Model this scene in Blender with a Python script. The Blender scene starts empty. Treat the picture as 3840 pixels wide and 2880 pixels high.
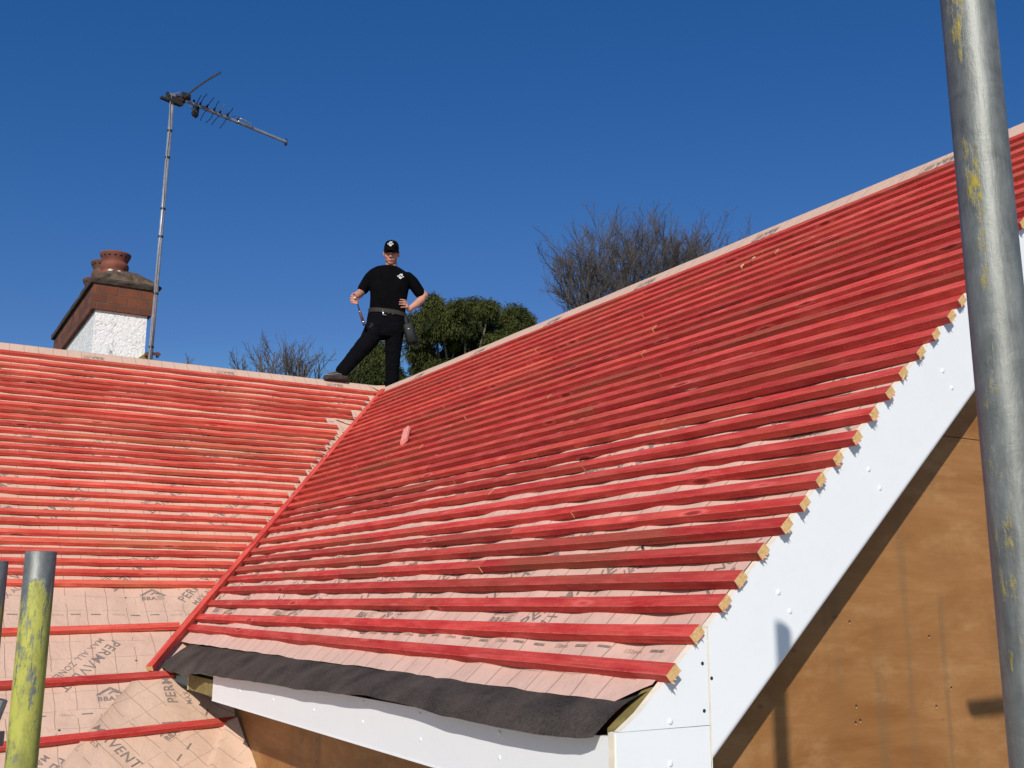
import bpy, bmesh, math, random
from mathutils import Vector, Matrix, noise
random.seed(7)
sc = bpy.context.scene
col = sc.collection
PI = math.pi
V = Vector

# ------------------------------------------------------------------ camera
CAM = V((10.40997, -4.62506, -2.31566))
YAW, PIT, ROLL, FPX = 0.541457, 0.205368, 0.002457, 3892.74
TH1, TH2 = 0.731320, 0.657524            # pitch of the gabled wing, pitch of the main roof
_F = V((-math.cos(YAW), math.sin(YAW), 0)); _R = V((math.sin(YAW), math.cos(YAW), 0)); _U = V((0, 0, 1))
cf = _F * math.cos(PIT) + _U * math.sin(PIT)
_u = _U * math.cos(PIT) - _F * math.sin(PIT)
cr = _R * math.cos(ROLL) + _u * math.sin(ROLL)
cu = _u * math.cos(ROLL) - _R * math.sin(ROLL)
camd = bpy.data.cameras.new('camera'); cam = bpy.data.objects.new('camera', camd); col.objects.link(cam)
cam.matrix_world = Matrix(((cr.x, cu.x, -cf.x, CAM.x), (cr.y, cu.y, -cf.y, CAM.y), (cr.z, cu.z, -cf.z, CAM.z), (0, 0, 0, 1)))
camd.sensor_width = 36; camd.lens = FPX / 3840 * 36; camd.clip_end = 2000; camd.clip_start = 0.05
sc.camera = cam

def ray(x, y): return cf + cr * ((x - 1920) / FPX) - cu * ((y - 1440) / FPX)
def at(x, y, z): return CAM + ray(x, y) * z          # a point of the photo at a distance z in front of the lens
def onplane(x, y, n, c):
    d = ray(x, y); n = V(n); return CAM + d * ((c - n.dot(CAM)) / n.dot(d))
NR = V((0, -math.sin(TH1), math.cos(TH1))); NL = V((math.sin(TH2), 0, math.cos(TH2)))
c1, s1, c2, s2 = math.cos(TH1), math.sin(TH1), math.cos(TH2), math.sin(TH2)
def RP(x, s, h=0.0): return V((x, -c1 * s, -s1 * s)) + NR * h      # wing roof: x along the ridge, s down the slope
def LP(y, s, h=0.0): return V((c2 * s, y, -s2 * s)) + NL * h       # main roof
def onR(x, y, h=0.0):
    P = onplane(x, y, NR, h) - NR * h; return P.x, -P.y / c1
def onL(x, y, h=0.0):
    P = onplane(x, y, NL, h) - NL * h; return P.y, P.x / c2
VX = (s1 / s2 * c2)                       # x of the valley on the wing roof is VX*s
def valley_y(s): return -s2 * s / s1 * c1 # y of the valley on the main roof

# ------------------------------------------------------------------ mesh helpers
class MB:
    def __init__(self): self.v = []; self.f = []; self.m = []; self.uv = []
    def add(self, verts, faces, mat=0, uvs=None):
        o = len(self.v); self.v.extend([tuple(p) for p in verts])
        for i, fc in enumerate(faces):
            self.f.append([o + k for k in fc]); self.m.append(mat)
            self.uv.append([uvs[k] for k in fc] if uvs else None)
        return self
    def box(self, c, ax, ay, az, mat=0):
        c = V(c); ax = V(ax); ay = V(ay); az = V(az)
        p = [c + ax * i + ay * j + az * k for k in (-1, 1) for j in (-1, 1) for i in (-1, 1)]
        return self.add(p, [(0, 2, 3, 1), (4, 5, 7, 6), (0, 1, 5, 4), (2, 6, 7, 3), (0, 4, 6, 2), (1, 3, 7, 5)], mat)
    def abox(self, lo, hi, mat=0):
        lo = V(lo); hi = V(hi); h = (hi - lo) / 2
        return self.box((lo + hi) / 2, (h.x, 0, 0), (0, h.y, 0), (0, 0, h.z), mat)
    def path(self, pts, rad, n=8, mat=0, caps=True, flat=1.0, upv=None):
        pts = [V(p) for p in pts]
        if not isinstance(rad, (list, tuple)): rad = [rad] * len(pts)
        vs = []; fs = []; pn = None
        for i, p in enumerate(pts):
            t = (pts[min(i + 1, len(pts) - 1)] - pts[max(i - 1, 0)]).normalized()
            if pn is None:
                a = V(upv) if upv else (V((0, 0, 1)) if abs(t.z) < .9 else V((1, 0, 0)))
            else: a = pn
            e1 = (a - t * a.dot(t)).normalized(); e2 = t.cross(e1); pn = e1
            for k in range(n):
                an = 2 * PI * k / n
                vs.append(p + e1 * (rad[i] * math.cos(an)) + e2 * (rad[i] * flat * math.sin(an)))
        for i in range(len(pts) - 1):
            for k in range(n):
                a = i * n + k; b = i * n + (k + 1) % n
                fs.append((a, b, b + n, a + n))
        if caps:
            fs.append(tuple(range(n))[::-1]); fs.append(tuple(range((len(pts) - 1) * n, len(pts) * n)))
        return self.add(vs, fs, mat)
    def lathe(self, base, prof, n=24, mat=0, axis=V((0, 0, 1)), caps=False):
        a = V(axis).normalized(); e1 = a.orthogonal().normalized(); e2 = a.cross(e1); base = V(base)
        vs = []; fs = []
        for r, z in prof:
            for k in range(n):
                an = 2 * PI * k / n; vs.append(base + a * z + (e1 * math.cos(an) + e2 * math.sin(an)) * r)
        for i in range(len(prof) - 1):
            for k in range(n):
                p = i * n + k; q = i * n + (k + 1) % n; fs.append((p, q, q + n, p + n))
        if caps: fs.append(tuple(range(n))[::-1]); fs.append(tuple(range((len(prof) - 1) * n, len(prof) * n)))
        return self.add(vs, fs, mat)
    def ell(self, c, ax, ay, az, n=16, mat=0):
        c = V(c); ax = V(ax); ay = V(ay); az = V(az); vs = [c + az]; fs = []; m = n // 2
        for i in range(1, m):
            th = PI * i / m
            for k in range(n):
                ph = 2 * PI * k / n
                vs.append(c + az * math.cos(th) + (ax * math.cos(ph) + ay * math.sin(ph)) * math.sin(th))
        vs.append(c - az); L = len(vs) - 1
        for k in range(n): fs.append((0, 1 + k, 1 + (k + 1) % n)); fs.append((L, 1 + (m - 2) * n + (k + 1) % n, 1 + (m - 2) * n + k))
        for i in range(m - 2):
            for k in range(n):
                a = 1 + i * n + k; b = 1 + i * n + (k + 1) % n; fs.append((a, a + n, b + n, b))
        return self.add(vs, fs, mat)
    def prism(self, poly, ext, mat=0, side=None):
        poly = [V(p) for p in poly]; e = V(ext); n = len(poly)
        vs = poly + [p + e for p in poly]
        nrm = sum(((poly[i] - poly[0]).cross(poly[(i + 1) % n] - poly[0]) for i in range(1, n - 1)), V((0, 0, 0)))
        a, b = tuple(range(n)), tuple(range(n, 2 * n))
        fs = [a[::-1], b] if nrm.dot(e) > 0 else [a, b[::-1]]
        self.add(vs, fs, mat)
        sd = [(i, (i + 1) % n, (i + 1) % n + n, i + n) for i in range(n)]
        if nrm.dot(e) < 0: sd = [q[::-1] for q in sd]
        return self.add(vs, sd, mat if side is None else side)
    def mesh(self, name, mats, smooth=False):
        me = bpy.data.meshes.new(name); me.from_pydata(self.v, [], self.f)
        for m in (mats if isinstance(mats, (list, tuple)) else [mats]): me.materials.append(m)
        me.polygons.foreach_set('material_index', self.m)
        if any(u for u in self.uv):
            ul = me.uv_layers.new(name='UVMap'); flat = []
            for fc, u in zip(self.f, self.uv):
                for k in range(len(fc)): flat.extend(u[k] if u else (0.0, 0.0))
            ul.data.foreach_set('uv', flat)
        if smooth: me.polygons.foreach_set('use_smooth', [True] * len(me.polygons))
        me.update(); return me
    def build(self, name, mats, parent=None, smooth=False, origin=None):
        if origin is None and parent is None and self.v:
            xs = list(zip(*self.v)); origin = V(((min(xs[0]) + max(xs[0])) / 2, (min(xs[1]) + max(xs[1])) / 2, min(xs[2])))
        if parent is not None: origin = parent.matrix_world.translation if origin is None else origin
        o3 = V(origin); self.v = [(p[0] - o3.x, p[1] - o3.y, p[2] - o3.z) for p in self.v]
        return link(name, self.mesh(name, mats, smooth), parent, o3)
ORI = {}
def link(name, me, parent=None, world=V((0, 0, 0))):
    o = bpy.data.objects.new(name, me); col.objects.link(o); ORI[o.name] = V(world)
    if parent is not None:
        o.parent = parent; o.location = V(world) - ORI[parent.name]
    else: o.location = world
    return o
def empty(name, loc, label, cat, group=None):
    o = bpy.data.objects.new(name, None); col.objects.link(o); o.location = loc; o.empty_display_size = .2
    ORI[o.name] = V(loc); return tag(o, label, cat, group)
def tag(o, label=None, cat=None, group=None, kind=None):
    if label: o['label'] = label
    if cat: o['category'] = cat
    if group: o['group'] = group
    if kind: o['kind'] = kind
    return o
def part(mb, name, mats, parent, smooth=False):
    return mb.build(name, mats, parent, smooth, origin=ORI[parent.name])
def remeshed(mb, voxel, smooth_it=4):
    me = mb.mesh('tmp', []); o = bpy.data.objects.new('tmp', me); col.objects.link(o)
    m = o.modifiers.new('r', 'REMESH'); m.mode = 'VOXEL'; m.voxel_size = voxel; m.use_smooth_shade = True
    if smooth_it: s = o.modifiers.new('s', 'SMOOTH'); s.iterations = smooth_it; s.factor = .5
    dg = bpy.context.evaluated_depsgraph_get(); dg.update()
    out = bpy.data.meshes.new_from_object(o.evaluated_get(dg))
    bpy.data.objects.remove(o); bpy.data.meshes.remove(me)
    out.polygons.foreach_set('use_smooth', [True] * len(out.polygons)); return out
def place_mesh(me, name, mat, parent):
    me.name = name; me.materials.clear(); me.materials.append(mat)
    me.transform(Matrix.Translation(-ORI[parent.name])); return link(name, me, parent, ORI[parent.name])

# ------------------------------------------------------------------ material helpers
class NT:
    def __init__(self, name):
        self.mat = bpy.data.materials.new(name); self.mat.use_nodes = True
        self.t = self.mat.node_tree; self.t.nodes.clear()
        self.out = self.t.nodes.new('ShaderNodeOutputMaterial'); self.b = self.t.nodes.new('ShaderNodeBsdfPrincipled')
        self.t.links.new(self.b.outputs[0], self.out.inputs[0])
    def n(self, typ, **kw):
        nd = self.t.nodes.new('ShaderNode' + typ)
        for k, v in kw.items(): setattr(nd, k, v)
        return nd
    def l(self, a, b): self.t.links.new(a, b)
    def sock(self, nd, i, val):
        if hasattr(val, 'is_linked') or hasattr(val, 'links'): self.l(val, nd.inputs[i])
        else: nd.inputs[i].default_value = val
    def math(self, op, a, b=0.0, c=None, clamp=False):
        nd = self.n('Math', operation=op, use_clamp=clamp); self.sock(nd, 0, a); self.sock(nd, 1, b)
        if c is not None: self.sock(nd, 2, c)
        return nd.outputs[0]
    def coord(self, kind='Object', scale=(1, 1, 1), rot=(0, 0, 0), loc=(0, 0, 0)):
        tc = self.n('TexCoord'); mp = self.n('Mapping'); self.l(tc.outputs[kind], mp.inputs[0])
        mp.inputs['Scale'].default_value = scale; mp.inputs['Rotation'].default_value = rot; mp.inputs['Location'].default_value = loc
        return mp.outputs[0]
    def noise(self, vec, scale=1.0, detail=4.0, rough=.55, dist=0.0, out=0):
        nd = self.n('TexNoise'); self.l(vec, nd.inputs['Vector'])
        nd.inputs['Scale'].default_value = scale; nd.inputs['Detail'].default_value = detail
        nd.inputs['Roughness'].default_value = rough; nd.inputs['Distortion'].default_value = dist
        return nd.outputs[out]
    def voro(self, vec, scale=1.0, feature='F1', rnd=1.0, out='Distance'):
        nd = self.n('TexVoronoi', feature=feature); self.l(vec, nd.inputs['Vector']); nd.inputs['Scale'].default_value = scale
        nd.inputs['Randomness'].default_value = rnd
        return nd.outputs[out]
    def ramp(self, fac, stops, interp='LINEAR'):
        nd = self.n('ValToRGB'); self.l(fac, nd.inputs[0]); e = nd.color_ramp; e.interpolation = interp
        while len(e.elements) < len(stops): e.elements.new(.5)
        for el, (p, c) in zip(e.elements, stops):
            el.position = p; el.color = (c, c, c, 1) if not isinstance(c, (tuple, list)) else (*c, 1)
        return nd.outputs[0]
    def mix(self, fac, a, b, mode='MIX'):
        nd = self.n('MixRGB', blend_type=mode); self.sock(nd, 0, fac)
        for i, c in ((1, a), (2, b)):
            if isinstance(c, (tuple, list)): nd.inputs[i].default_value = (*c[:3], 1)
            else: self.l(c, nd.inputs[i])
        return nd.outputs[0]
    def bump(self, h, strength=.3, dist=.01):
        nd = self.n('Bump'); nd.inputs['Strength'].default_value = strength; nd.inputs['Distance'].default_value = dist
        self.l(h, nd.inputs['Height']); self.l(nd.outputs[0], self.b.inputs['Normal'])
    def set(self, color=None, rough=None, metal=None, spec=None):
        if color is not None:
            if isinstance(color, (tuple, list)): self.b.inputs['Base Color'].default_value = (*color, 1)
            else: self.l(color, self.b.inputs['Base Color'])
        if rough is not None: self.sock(self.b, 'Roughness', rough) if not isinstance(rough, float) else setattr(self.b.inputs['Roughness'], 'default_value', rough)
        if metal is not None:
            if isinstance(metal, float): self.b.inputs['Metallic'].default_value = metal
            else: self.l(metal, self.b.inputs['Metallic'])
        if spec is not None: self.b.inputs['Specular IOR Level'].default_value = spec
        return self.mat

def simple(name, c, rough=.6, metal=0.0, var=.25, scale=30, bump=.15, spec=None):
    t = NT(name); v = t.coord('Object'); n = t.noise(v, scale, 5)
    lo = tuple(x * (1 - var) for x in c); hi = tuple(min(1, x * (1 + var)) for x in c)
    t.set(t.mix(t.ramp(n, [(.3, 0.0), (.7, 1.0)]), lo, hi), float(rough), float(metal), spec)
    if bump: t.bump(n, bump, .004)
    return t.mat

def m_batten(name, a, b, brown):
    t = NT(name); uv = t.coord('UV'); oi = t.n('ObjectInfo'); rnd = oi.outputs['Random']
    sep = t.n('CombineXYZ'); t.l(t.math('MULTIPLY', rnd, 37.0), sep.inputs[0]); t.l(t.math('MULTIPLY', rnd, 11.0), sep.inputs[2])
    ad = t.n('VectorMath', operation='ADD'); t.l(uv, ad.inputs[0]); t.l(sep.outputs[0], ad.inputs[1])
    def mp(s):
        m = t.n('Mapping'); t.l(ad.outputs[0], m.inputs[0]); m.inputs['Scale'].default_value = s; return m.outputs[0]
    blot = t.noise(mp((2.2, 9, 1)), 1.8, 6, .68); grain = t.noise(mp((3, 190, 1)), 1.0, 4, .6, .4)
    saw = t.noise(mp((160, 25, 1)), 1.0, 3, .6)
    c = t.mix(t.ramp(blot, [(.36, 0.0), (.64, 1.0)]), a, b)
    bf = t.math('MULTIPLY', t.ramp(t.noise(mp((.9, 3, 1)), 1.3, 3), [(.46, 0.0), (.64, 1.0)]), t.ramp(rnd, [(.15, .12), (.6, .5), (.95, .9)]))
    c = t.mix(bf, c, brown)
    c = t.mix(t.math('MULTIPLY', t.ramp(grain, [(.35, 1.0), (.6, 0.0)]), .28), c, (.16, .012, .012))
    c = t.mix(t.math('MULTIPLY', t.ramp(saw, [(.6, 0.0), (.75, 1.0)]), .30), c, tuple(min(1, x * 1.25 + .05) for x in b))
    kn = t.voro(mp((2.3, 9.0, 1)), 1.0); kd = t.ramp(kn, [(.07, 1.0), (.12, 0.0)])
    kr = t.ramp(kn, [(.10, 0.0), (.14, 1.0), (.20, 0.0)]); c = t.mix(t.math('MULTIPLY', kr, .45), c, tuple(min(1, x * 1.1 + .10) for x in b)); c = t.mix(t.math('MULTIPLY', kd, .8), c, (.20, .022, .014))
    scf = t.noise(mp((5, 30, 1)), 1.4, 6, .75); c = t.mix(t.math('MULTIPLY', t.ramp(scf, [(.58, 0.0), (.68, 1.0)]), .42), c, tuple(min(1, x * .95 + d_) for x, d_ in zip(b, (.10, .08, .055)))); c = t.mix(t.math('MULTIPLY', t.ramp(scf, [(.30, 1.0), (.40, 0.0)]), .45), c, tuple(x * .45 for x in a))
    sv = t.n('SeparateXYZ'); t.l(uv, sv.inputs[0]); arr = t.math('LESS_THAN', t.math('ABSOLUTE', t.math('SUBTRACT', sv.outputs[1], .0735)), t.math('MULTIPLY_ADD', t.noise(mp((9, 1, 1)), 2.0, 4, .7), .011, -.0042))
    c = t.mix(t.math('MULTIPLY', arr, .5), c, tuple(min(1, x * .95 + d_) for x, d_ in zip(b, (.12, .10, .07))))
    smd = t.noise(mp((1.1, 26, 1)), 2.2, 6, .72); c = t.mix(t.math('MULTIPLY', t.ramp(smd, [(.57, 0.0), (.66, 1.0)]), .55), c, tuple(x * .42 + .012 for x in a))
    br = t.math('MULTIPLY_ADD', t.math('FRACT', t.math('MULTIPLY', rnd, 7.3)), .36, .82); cm = t.n('MixRGB', blend_type='MULTIPLY'); cm.inputs[0].default_value = 1
    t.l(c, cm.inputs[1]); cb = t.n('CombineColor'); [t.l(br, cb.inputs[i]) for i in range(3)]; t.l(cb.outputs[0], cm.inputs[2])
    t.set(cm.outputs[0], .78, 0.0, .22)
    t.bump(t.math('ADD', grain, t.math('MULTIPLY', saw, .8)), .7, .004); return t.mat
M = {}
M['batten'] = m_batten('stained batten crimson', (.50, .032, .029), (.72, .098, .078), (.40, .095, .050))
M['batten_mid'] = m_batten('stained batten scarlet', (.56, .044, .034), (.78, .125, .088), (.46, .120, .062))
M['batten_warm'] = m_batten('stained batten vermilion', (.64, .060, .042), (.84, .150, .102), (.56, .18, .090))
t = NT('sawn end grain'); v = t.coord('Object', (1, 1, 1)); w = t.n('TexWave', wave_type='RINGS'); t.l(v, w.inputs[0]); w.inputs['Scale'].default_value = 60; w.inputs['Distortion'].default_value = 8
nn = t.noise(v, 120, 4)
t.set(t.mix(t.ramp(nn, [(.35, 0.0), (.7, 1.0)]), t.mix(t.math('MULTIPLY', w.outputs[1], .5), (.62, .37, .14), (.46, .25, .09)), (.70, .47, .22)), .85); t.bump(nn, .5, .004); M['endgrain'] = t.mat
M['peg_wood'] = simple('pale pink offcut', (.80, .29, .24), .8, var=.15, scale=40)
M['splinter'] = simple('bare pine splinter', (.75, .50, .26), .8, var=.15)

def m_membrane(name, tint, ph_u, ph_s, ang=0.0, lw=.0046):
    t = NT(name); uv = t.coord('UV', rot=(0, 0, ang)); ob = t.coord('Object')
    nz = t.noise(ob, 5.0, 3); sx = t.n('SeparateXYZ'); t.l(uv, sx.inputs[0])
    wob = t.math('MULTIPLY', t.math('SUBTRACT', nz, .5), .034)
    def lines(s, ph, per, wd):
        fr = t.math('FRACT', t.math('DIVIDE', t.math('ADD', t.math('SUBTRACT', s, ph), wob), per))
        return t.math('LESS_THAN', fr, wd / per)
    lu = lines(sx.outputs[0], ph_u, .1237, lw); ls = lines(sx.outputs[1], ph_s, .1500, .0036)
    gap_u = t.math('GREATER_THAN', t.noise(uv, 6.5, 1), .40); gap_s = t.math('GREATER_THAN', t.noise(uv, 7.5, 1), .42)
    ln = t.math('MAXIMUM', t.math('MULTIPLY', lu, gap_u), t.math('MULTIPLY', t.math('MULTIPLY', ls, gap_s), .75))
    base = t.mix(t.ramp(t.noise(ob, 2.3, 5), [(.3, 0.0), (.7, 1.0)]), tuple(x * .93 for x in tint), tint)
    dirt = t.math('MULTIPLY', t.ramp(t.noise(ob, 7, 7, .75), [(.54, 0.0), (.76, 1.0)]), .42)
    base = t.mix(dirt, base, (.42, .25, .20))
    fib = t.noise(ob, 160, 3, .7)
    base = t.mix(t.math('MULTIPLY', fib, .16), base, (.50, .28, .20))
    t.set(t.mix(t.math('MULTIPLY', ln, .58), base, (.16, .10, .08)), .82, 0.0, .25)
    cr_ = t.math('ADD', t.noise(ob, 18, 4, .6, .6), t.math('MULTIPLY', t.math('ABSOLUTE', t.math('SUBTRACT', t.noise(ob, 5.5, 3, .5, 1.2), .5)), 2.2))
    t.bump(t.math('ADD', t.math('MULTIPLY', cr_, 1.0), t.math('MULTIPLY', fib, .08)), .30, .012); return t.mat
M['mem_L'] = m_membrane('breather membrane peach', (.69, .475, .355), .031, .002)
M['mem_R'] = m_membrane('breather membrane pink', (.72, .475, .385), .045, .035, 0.0, .0062)
M['mem_V'] = m_membrane('breather membrane valley strip', (.68, .47, .34), .05, .03, math.radians(32))
M['ink'] = simple('grey print ink', (.25, .19, .16), .8, var=.35, scale=90, bump=0)
M['ink_pale'] = simple('faint grey print ink', (.44, .33, .26), .8, var=.2, scale=90, bump=0)
M['ink_red'] = simple('dark stamp ink on red', (.17, .018, .018), .8, var=.35, scale=90, bump=0)

t = NT('black eaves felt'); ob = t.coord('Object'); a = t.math('ADD', t.math('MULTIPLY', t.noise(ob, 260, 3, .8), .45), t.math('MULTIPLY', t.noise(ob, 85, 4, .8), .55)); b = t.noise(ob, 6, 4)
t.set(t.mix(t.ramp(t.math('ADD', t.math('MULTIPLY', a, .7), t.math('MULTIPLY', b, .35)), [(.42, 0.0), (.66, 1.0)]), (.019, .0145, .0115), (.105, .084, .067)), .82, 0.0, .35); t.bump(a, .5, .003); M['felt'] = t.mat
t = NT('white cellular pvc board'); ob = t.coord('Object'); a = t.noise(ob, 1.5, 5, .6); b = t.noise(ob, 14, 5, .7)
t.set(t.mix(t.math('MULTIPLY', t.ramp(b, [(.5, 0.0), (.8, 1.0)]), .14), t.mix(a, (.79, .81, .82), (.86, .87, .87)), (.66, .67, .66)), .34, 0.0, .45); t.bump(a, .03, .01); M['pvc'] = t.mat
M['pvc_core'] = simple('cream board edge', (.82, .74, .60), .75, var=.08, scale=40)
M['cap'] = simple('white screw cap', (.85, .86, .86), .3, var=.03, bump=0)
M['black_plastic'] = simple('black plastic', (.018, .018, .02), .5, var=.3)

def m_ply(name, ax):
    t = NT(name); g = t.coord('Object', (1, 1, 1))
    def sc_(u, w): return tuple(u if i == ax else (w if i == 2 else 1) for i in range(3))
    mp = lambda s: (lambda m: (t.l(g, m.inputs[0]), setattr(m.inputs['Scale'], 'default_value', s), m.outputs[0])[2])(t.n('Mapping'))
    gr = t.noise(mp(sc_(1.6, 22)), 1.0, 6, .62, .5); fine = t.noise(mp(sc_(9, 260)), 1.0, 3, .6); big = t.noise(mp(sc_(1.1, 3.6)), 1.5, 5, .66, .6)
    c = t.mix(t.ramp(big, [(.34, 0.0), (.68, 1.0)]), (.245, .100, .024), (.41, .205, .072))
    c = t.mix(t.math('MULTIPLY', t.ramp(gr, [(.42, 1.0), (.62, 0.0)]), .40), c, (.29, .125, .038))
    c = t.mix(t.math('MULTIPLY', t.ramp(fine, [(.40, 1.0), (.62, 0.0)]), .22), c, (.24, .11, .045))
    # water runs down the sheet
    st = t.noise(mp(sc_(9, .35)), 1.0, 3, .5); sm = t.noise(mp(sc_(1.3, 1.6)), 1.6, 3)
    c = t.mix(t.math('MULTIPLY', t.math('MULTIPLY', t.ramp(st, [(.52, 0.0), (.60, 1.0)]), t.ramp(sm, [(.38, 0.0), (.55, 1.0)])), .50), c, (.19, .115, .055))
    pale = t.noise(mp(sc_(3.0, 8.0)), 1.3, 5, .7); c = t.mix(t.math('MULTIPLY', t.ramp(pale, [(.52, 0.0), (.70, 1.0)]), .32), c, (.52, .31, .14))
    kn = t.voro(mp(sc_(4.0, 9.0)), 1.0); c = t.mix(t.math('MULTIPLY', t.ramp(kn, [(.035, 1.0), (.075, 0.0)]), .6), c, (.15, .055, .02))
    t.set(c, .62, 0.0, .3); t.bump(t.math('ADD', gr, fine), .12, .004); return t.mat
M['ply_x'] = m_ply('plywood gable sheet', 1); M['ply_y'] = m_ply('plywood side sheet', 0)
M['timber'] = simple('treated green timber', (.22, .17, .055), .8, var=.3, scale=25)
M['timber_end'] = simple('cut timber end', (.72, .60, .34), .85, var=.15, scale=60)

# chimney
t = NT('soot stained red brick'); sp = t.n('TexCoord'); ge = t.n('NewGeometry'); 
sx = t.n('SeparateXYZ'); t.l(sp.outputs['Object'], sx.inputs[0]); uu = t.math('ADD', sx.outputs[0], sx.outputs[1]); cv = t.n('CombineXYZ'); t.l(uu, cv.inputs[0]); t.l(sx.outputs[2], cv.inputs[1])
bk = t.n('TexBrick'); t.l(cv.outputs[0], bk.inputs['Vector']); bk.inputs['Scale'].default_value = 1.0
bk.inputs['Brick Width'].default_value = .205; bk.inputs['Row Height'].default_value = .0905; bk.inputs['Mortar Size'].default_value = .006; bk.inputs['Mortar Smooth'].default_value = .4; bk.inputs['Bias'].default_value = -.1
bk.inputs['Color1'].default_value = (.205, .060, .025, 1); bk.inputs['Color2'].default_value = (.090, .030, .017, 1); bk.inputs['Mortar'].default_value = (.12, .078, .048, 1)
ob = sp.outputs['Object']; n1 = t.noise(ob, 8, 5, .65); n2 = t.noise(ob, 60, 4)
t.set(t.mix(t.math('MULTIPLY', t.ramp(n1, [(.45, 0.0), (.7, 1.0)]), .55), bk.outputs[0], (.07, .035, .026)), .9); t.bump(t.math('ADD', t.math('MULTIPLY', bk.outputs[1], -1.2), t.math('MULTIPLY', n2, .35)), .7, .012); M['brick'] = t.mat
t = NT('white roughcast render'); ob = t.coord('Object'); n1 = t.noise(ob, 24, 5, .6, 1.2); n2 = t.noise(ob, 3.2, 4); n3 = t.noise(t.coord('Object', (5, 5, 1.0)), 3.5, 4)
spots = t.math('MULTIPLY', t.ramp(n1, [(.39, 1.0), (.46, 0.0)]), t.ramp(n2, [(.45, .25), (.62, 1.0)]))
c = t.mix(t.math('MULTIPLY', t.ramp(n3, [(.52, 0.0), (.70, 1.0)]), .22), (.86, .85, .82), (.55, .55, .54))
t.set(t.mix(t.math('MULTIPLY', spots, .8), c, (.22, .20, .19)), .9); t.bump(n1, .8, .02); M['render'] = t.mat
M['flaunch'] = simple('weathered mortar flaunching', (.100, .066, .042), .95, var=.7, scale=9, bump=.8)
M['slab'] = simple('dark lichen stained slab', (.055, .042, .033), .95, var=.5, scale=14, bump=.7)
M['terracotta'] = simple('terracotta pot', (.190, .058, .036), .85, var=.3, scale=9, bump=.3)
M['terracotta_dull'] = simple('sooty terracotta pot', (.115, .052, .034), .9, var=.45, scale=9, bump=.3)
M['pale_patch'] = simple('pale mortar patch', (.62, .58, .48), .9)
M['alu'] = simple('dull aluminium', (.44, .46, .49), .45, .6, var=.2, scale=20, bump=.1)
M['alu_bright'] = simple('bright aluminium rod', (.80, .80, .82), .3, .8, var=.08, bump=0)
M['aerial_dark'] = simple('weathered dark aerial plastic', (.030, .028, .028), .6, var=.4)
M['aerial_rust'] = simple('brown aerial clip', (.10, .045, .03), .7, var=.4)
M['cable'] = simple('grey coax cable', (.25, .25, .25), .6)

def m_scaffold(name, yellow, amount, band):
    t = NT(name); ob = t.coord('Object'); st = t.coord('Object', (60, 60, 7))
    a = t.math('ADD', t.math('MULTIPLY', t.noise(ob, 34, 7, .72, .6), .45), t.math('MULTIPLY', t.noise(t.coord('Object', (55, 55, 9)), 1.0, 6, .7), .55)); b = t.noise(st, 1.0, 5, .65); vv = t.voro(t.coord('Object', (40, 40, 28)), 1.0, 'SMOOTH_F1')
    zinc = t.mix(t.ramp(a, [(.3, 0.0), (.7, 1.0)]), (.095, .10, .092), (.31, .32, .295))
    zinc = t.mix(t.math('MULTIPLY', t.ramp(b, [(.55, 0.0), (.7, 1.0)]), .6), zinc, (.12, .12, .12))
    sx = t.n('SeparateXYZ'); t.l(t.n('TexCoord').outputs['Object'], sx.inputs[0])
    fld = t.math('ADD', t.math('ADD', t.math('MULTIPLY', t.noise(st, .9, 8, .72), .42), t.math('MULTIPLY', t.noise(t.coord('Object', (18, 18, 6)), 1.0, 5, .65), .26)), t.math('MULTIPLY', t.noise(t.coord('Object', (70, 70, 35)), 1.0, 6, .78), .32))
    if not band: fld = t.math('SUBTRACT', fld, t.ramp(t.math('MULTIPLY_ADD', sx.outputs[2], 4.0, 1.0), [(0.0, 0.0), (.62, .01), (.80, .06), (.93, .32)]))
    m = t.ramp(fld, [(amount, 0.0), (amount + .05, 1.0)])
    if band:       # paint left only on one side and away from the tube's cut end
        an = t.math('ARCTAN2', sx.outputs[1], sx.outputs[0]); df = t.math('ABSOLUTE', t.math('SUBTRACT', an, band[0]))
        m = t.math('MULTIPLY', m, t.math('LESS_THAN', t.math('ADD', df, t.math('MULTIPLY', b, .3)), band[1])); m = t.math('MULTIPLY', m, t.math('GREATER_THAN', t.math('ADD', sx.outputs[2], t.math('MULTIPLY', t.noise(st, .7, 3), .3)), -1.16))
    dk = t.mix(t.math('MULTIPLY', t.ramp(t.noise(t.coord('Object', (30, 30, 14)), 1.0, 6, .75), [(.46, 0.0), (.64, 1.0)]), .8), yellow, tuple(x * .42 + .02 for x in yellow))
    t.set(t.mix(m, zinc, dk), t.math('ADD', t.math('MULTIPLY_ADD', m, .16, .36), t.math('MULTIPLY', a, .34)), t.math('MULTIPLY_ADD', m, -.5, .5)); t.bump(t.math('ADD', t.math('MULTIPLY', m, .5), t.math('MULTIPLY', a, .9)), .5, .003); return t.mat

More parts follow.
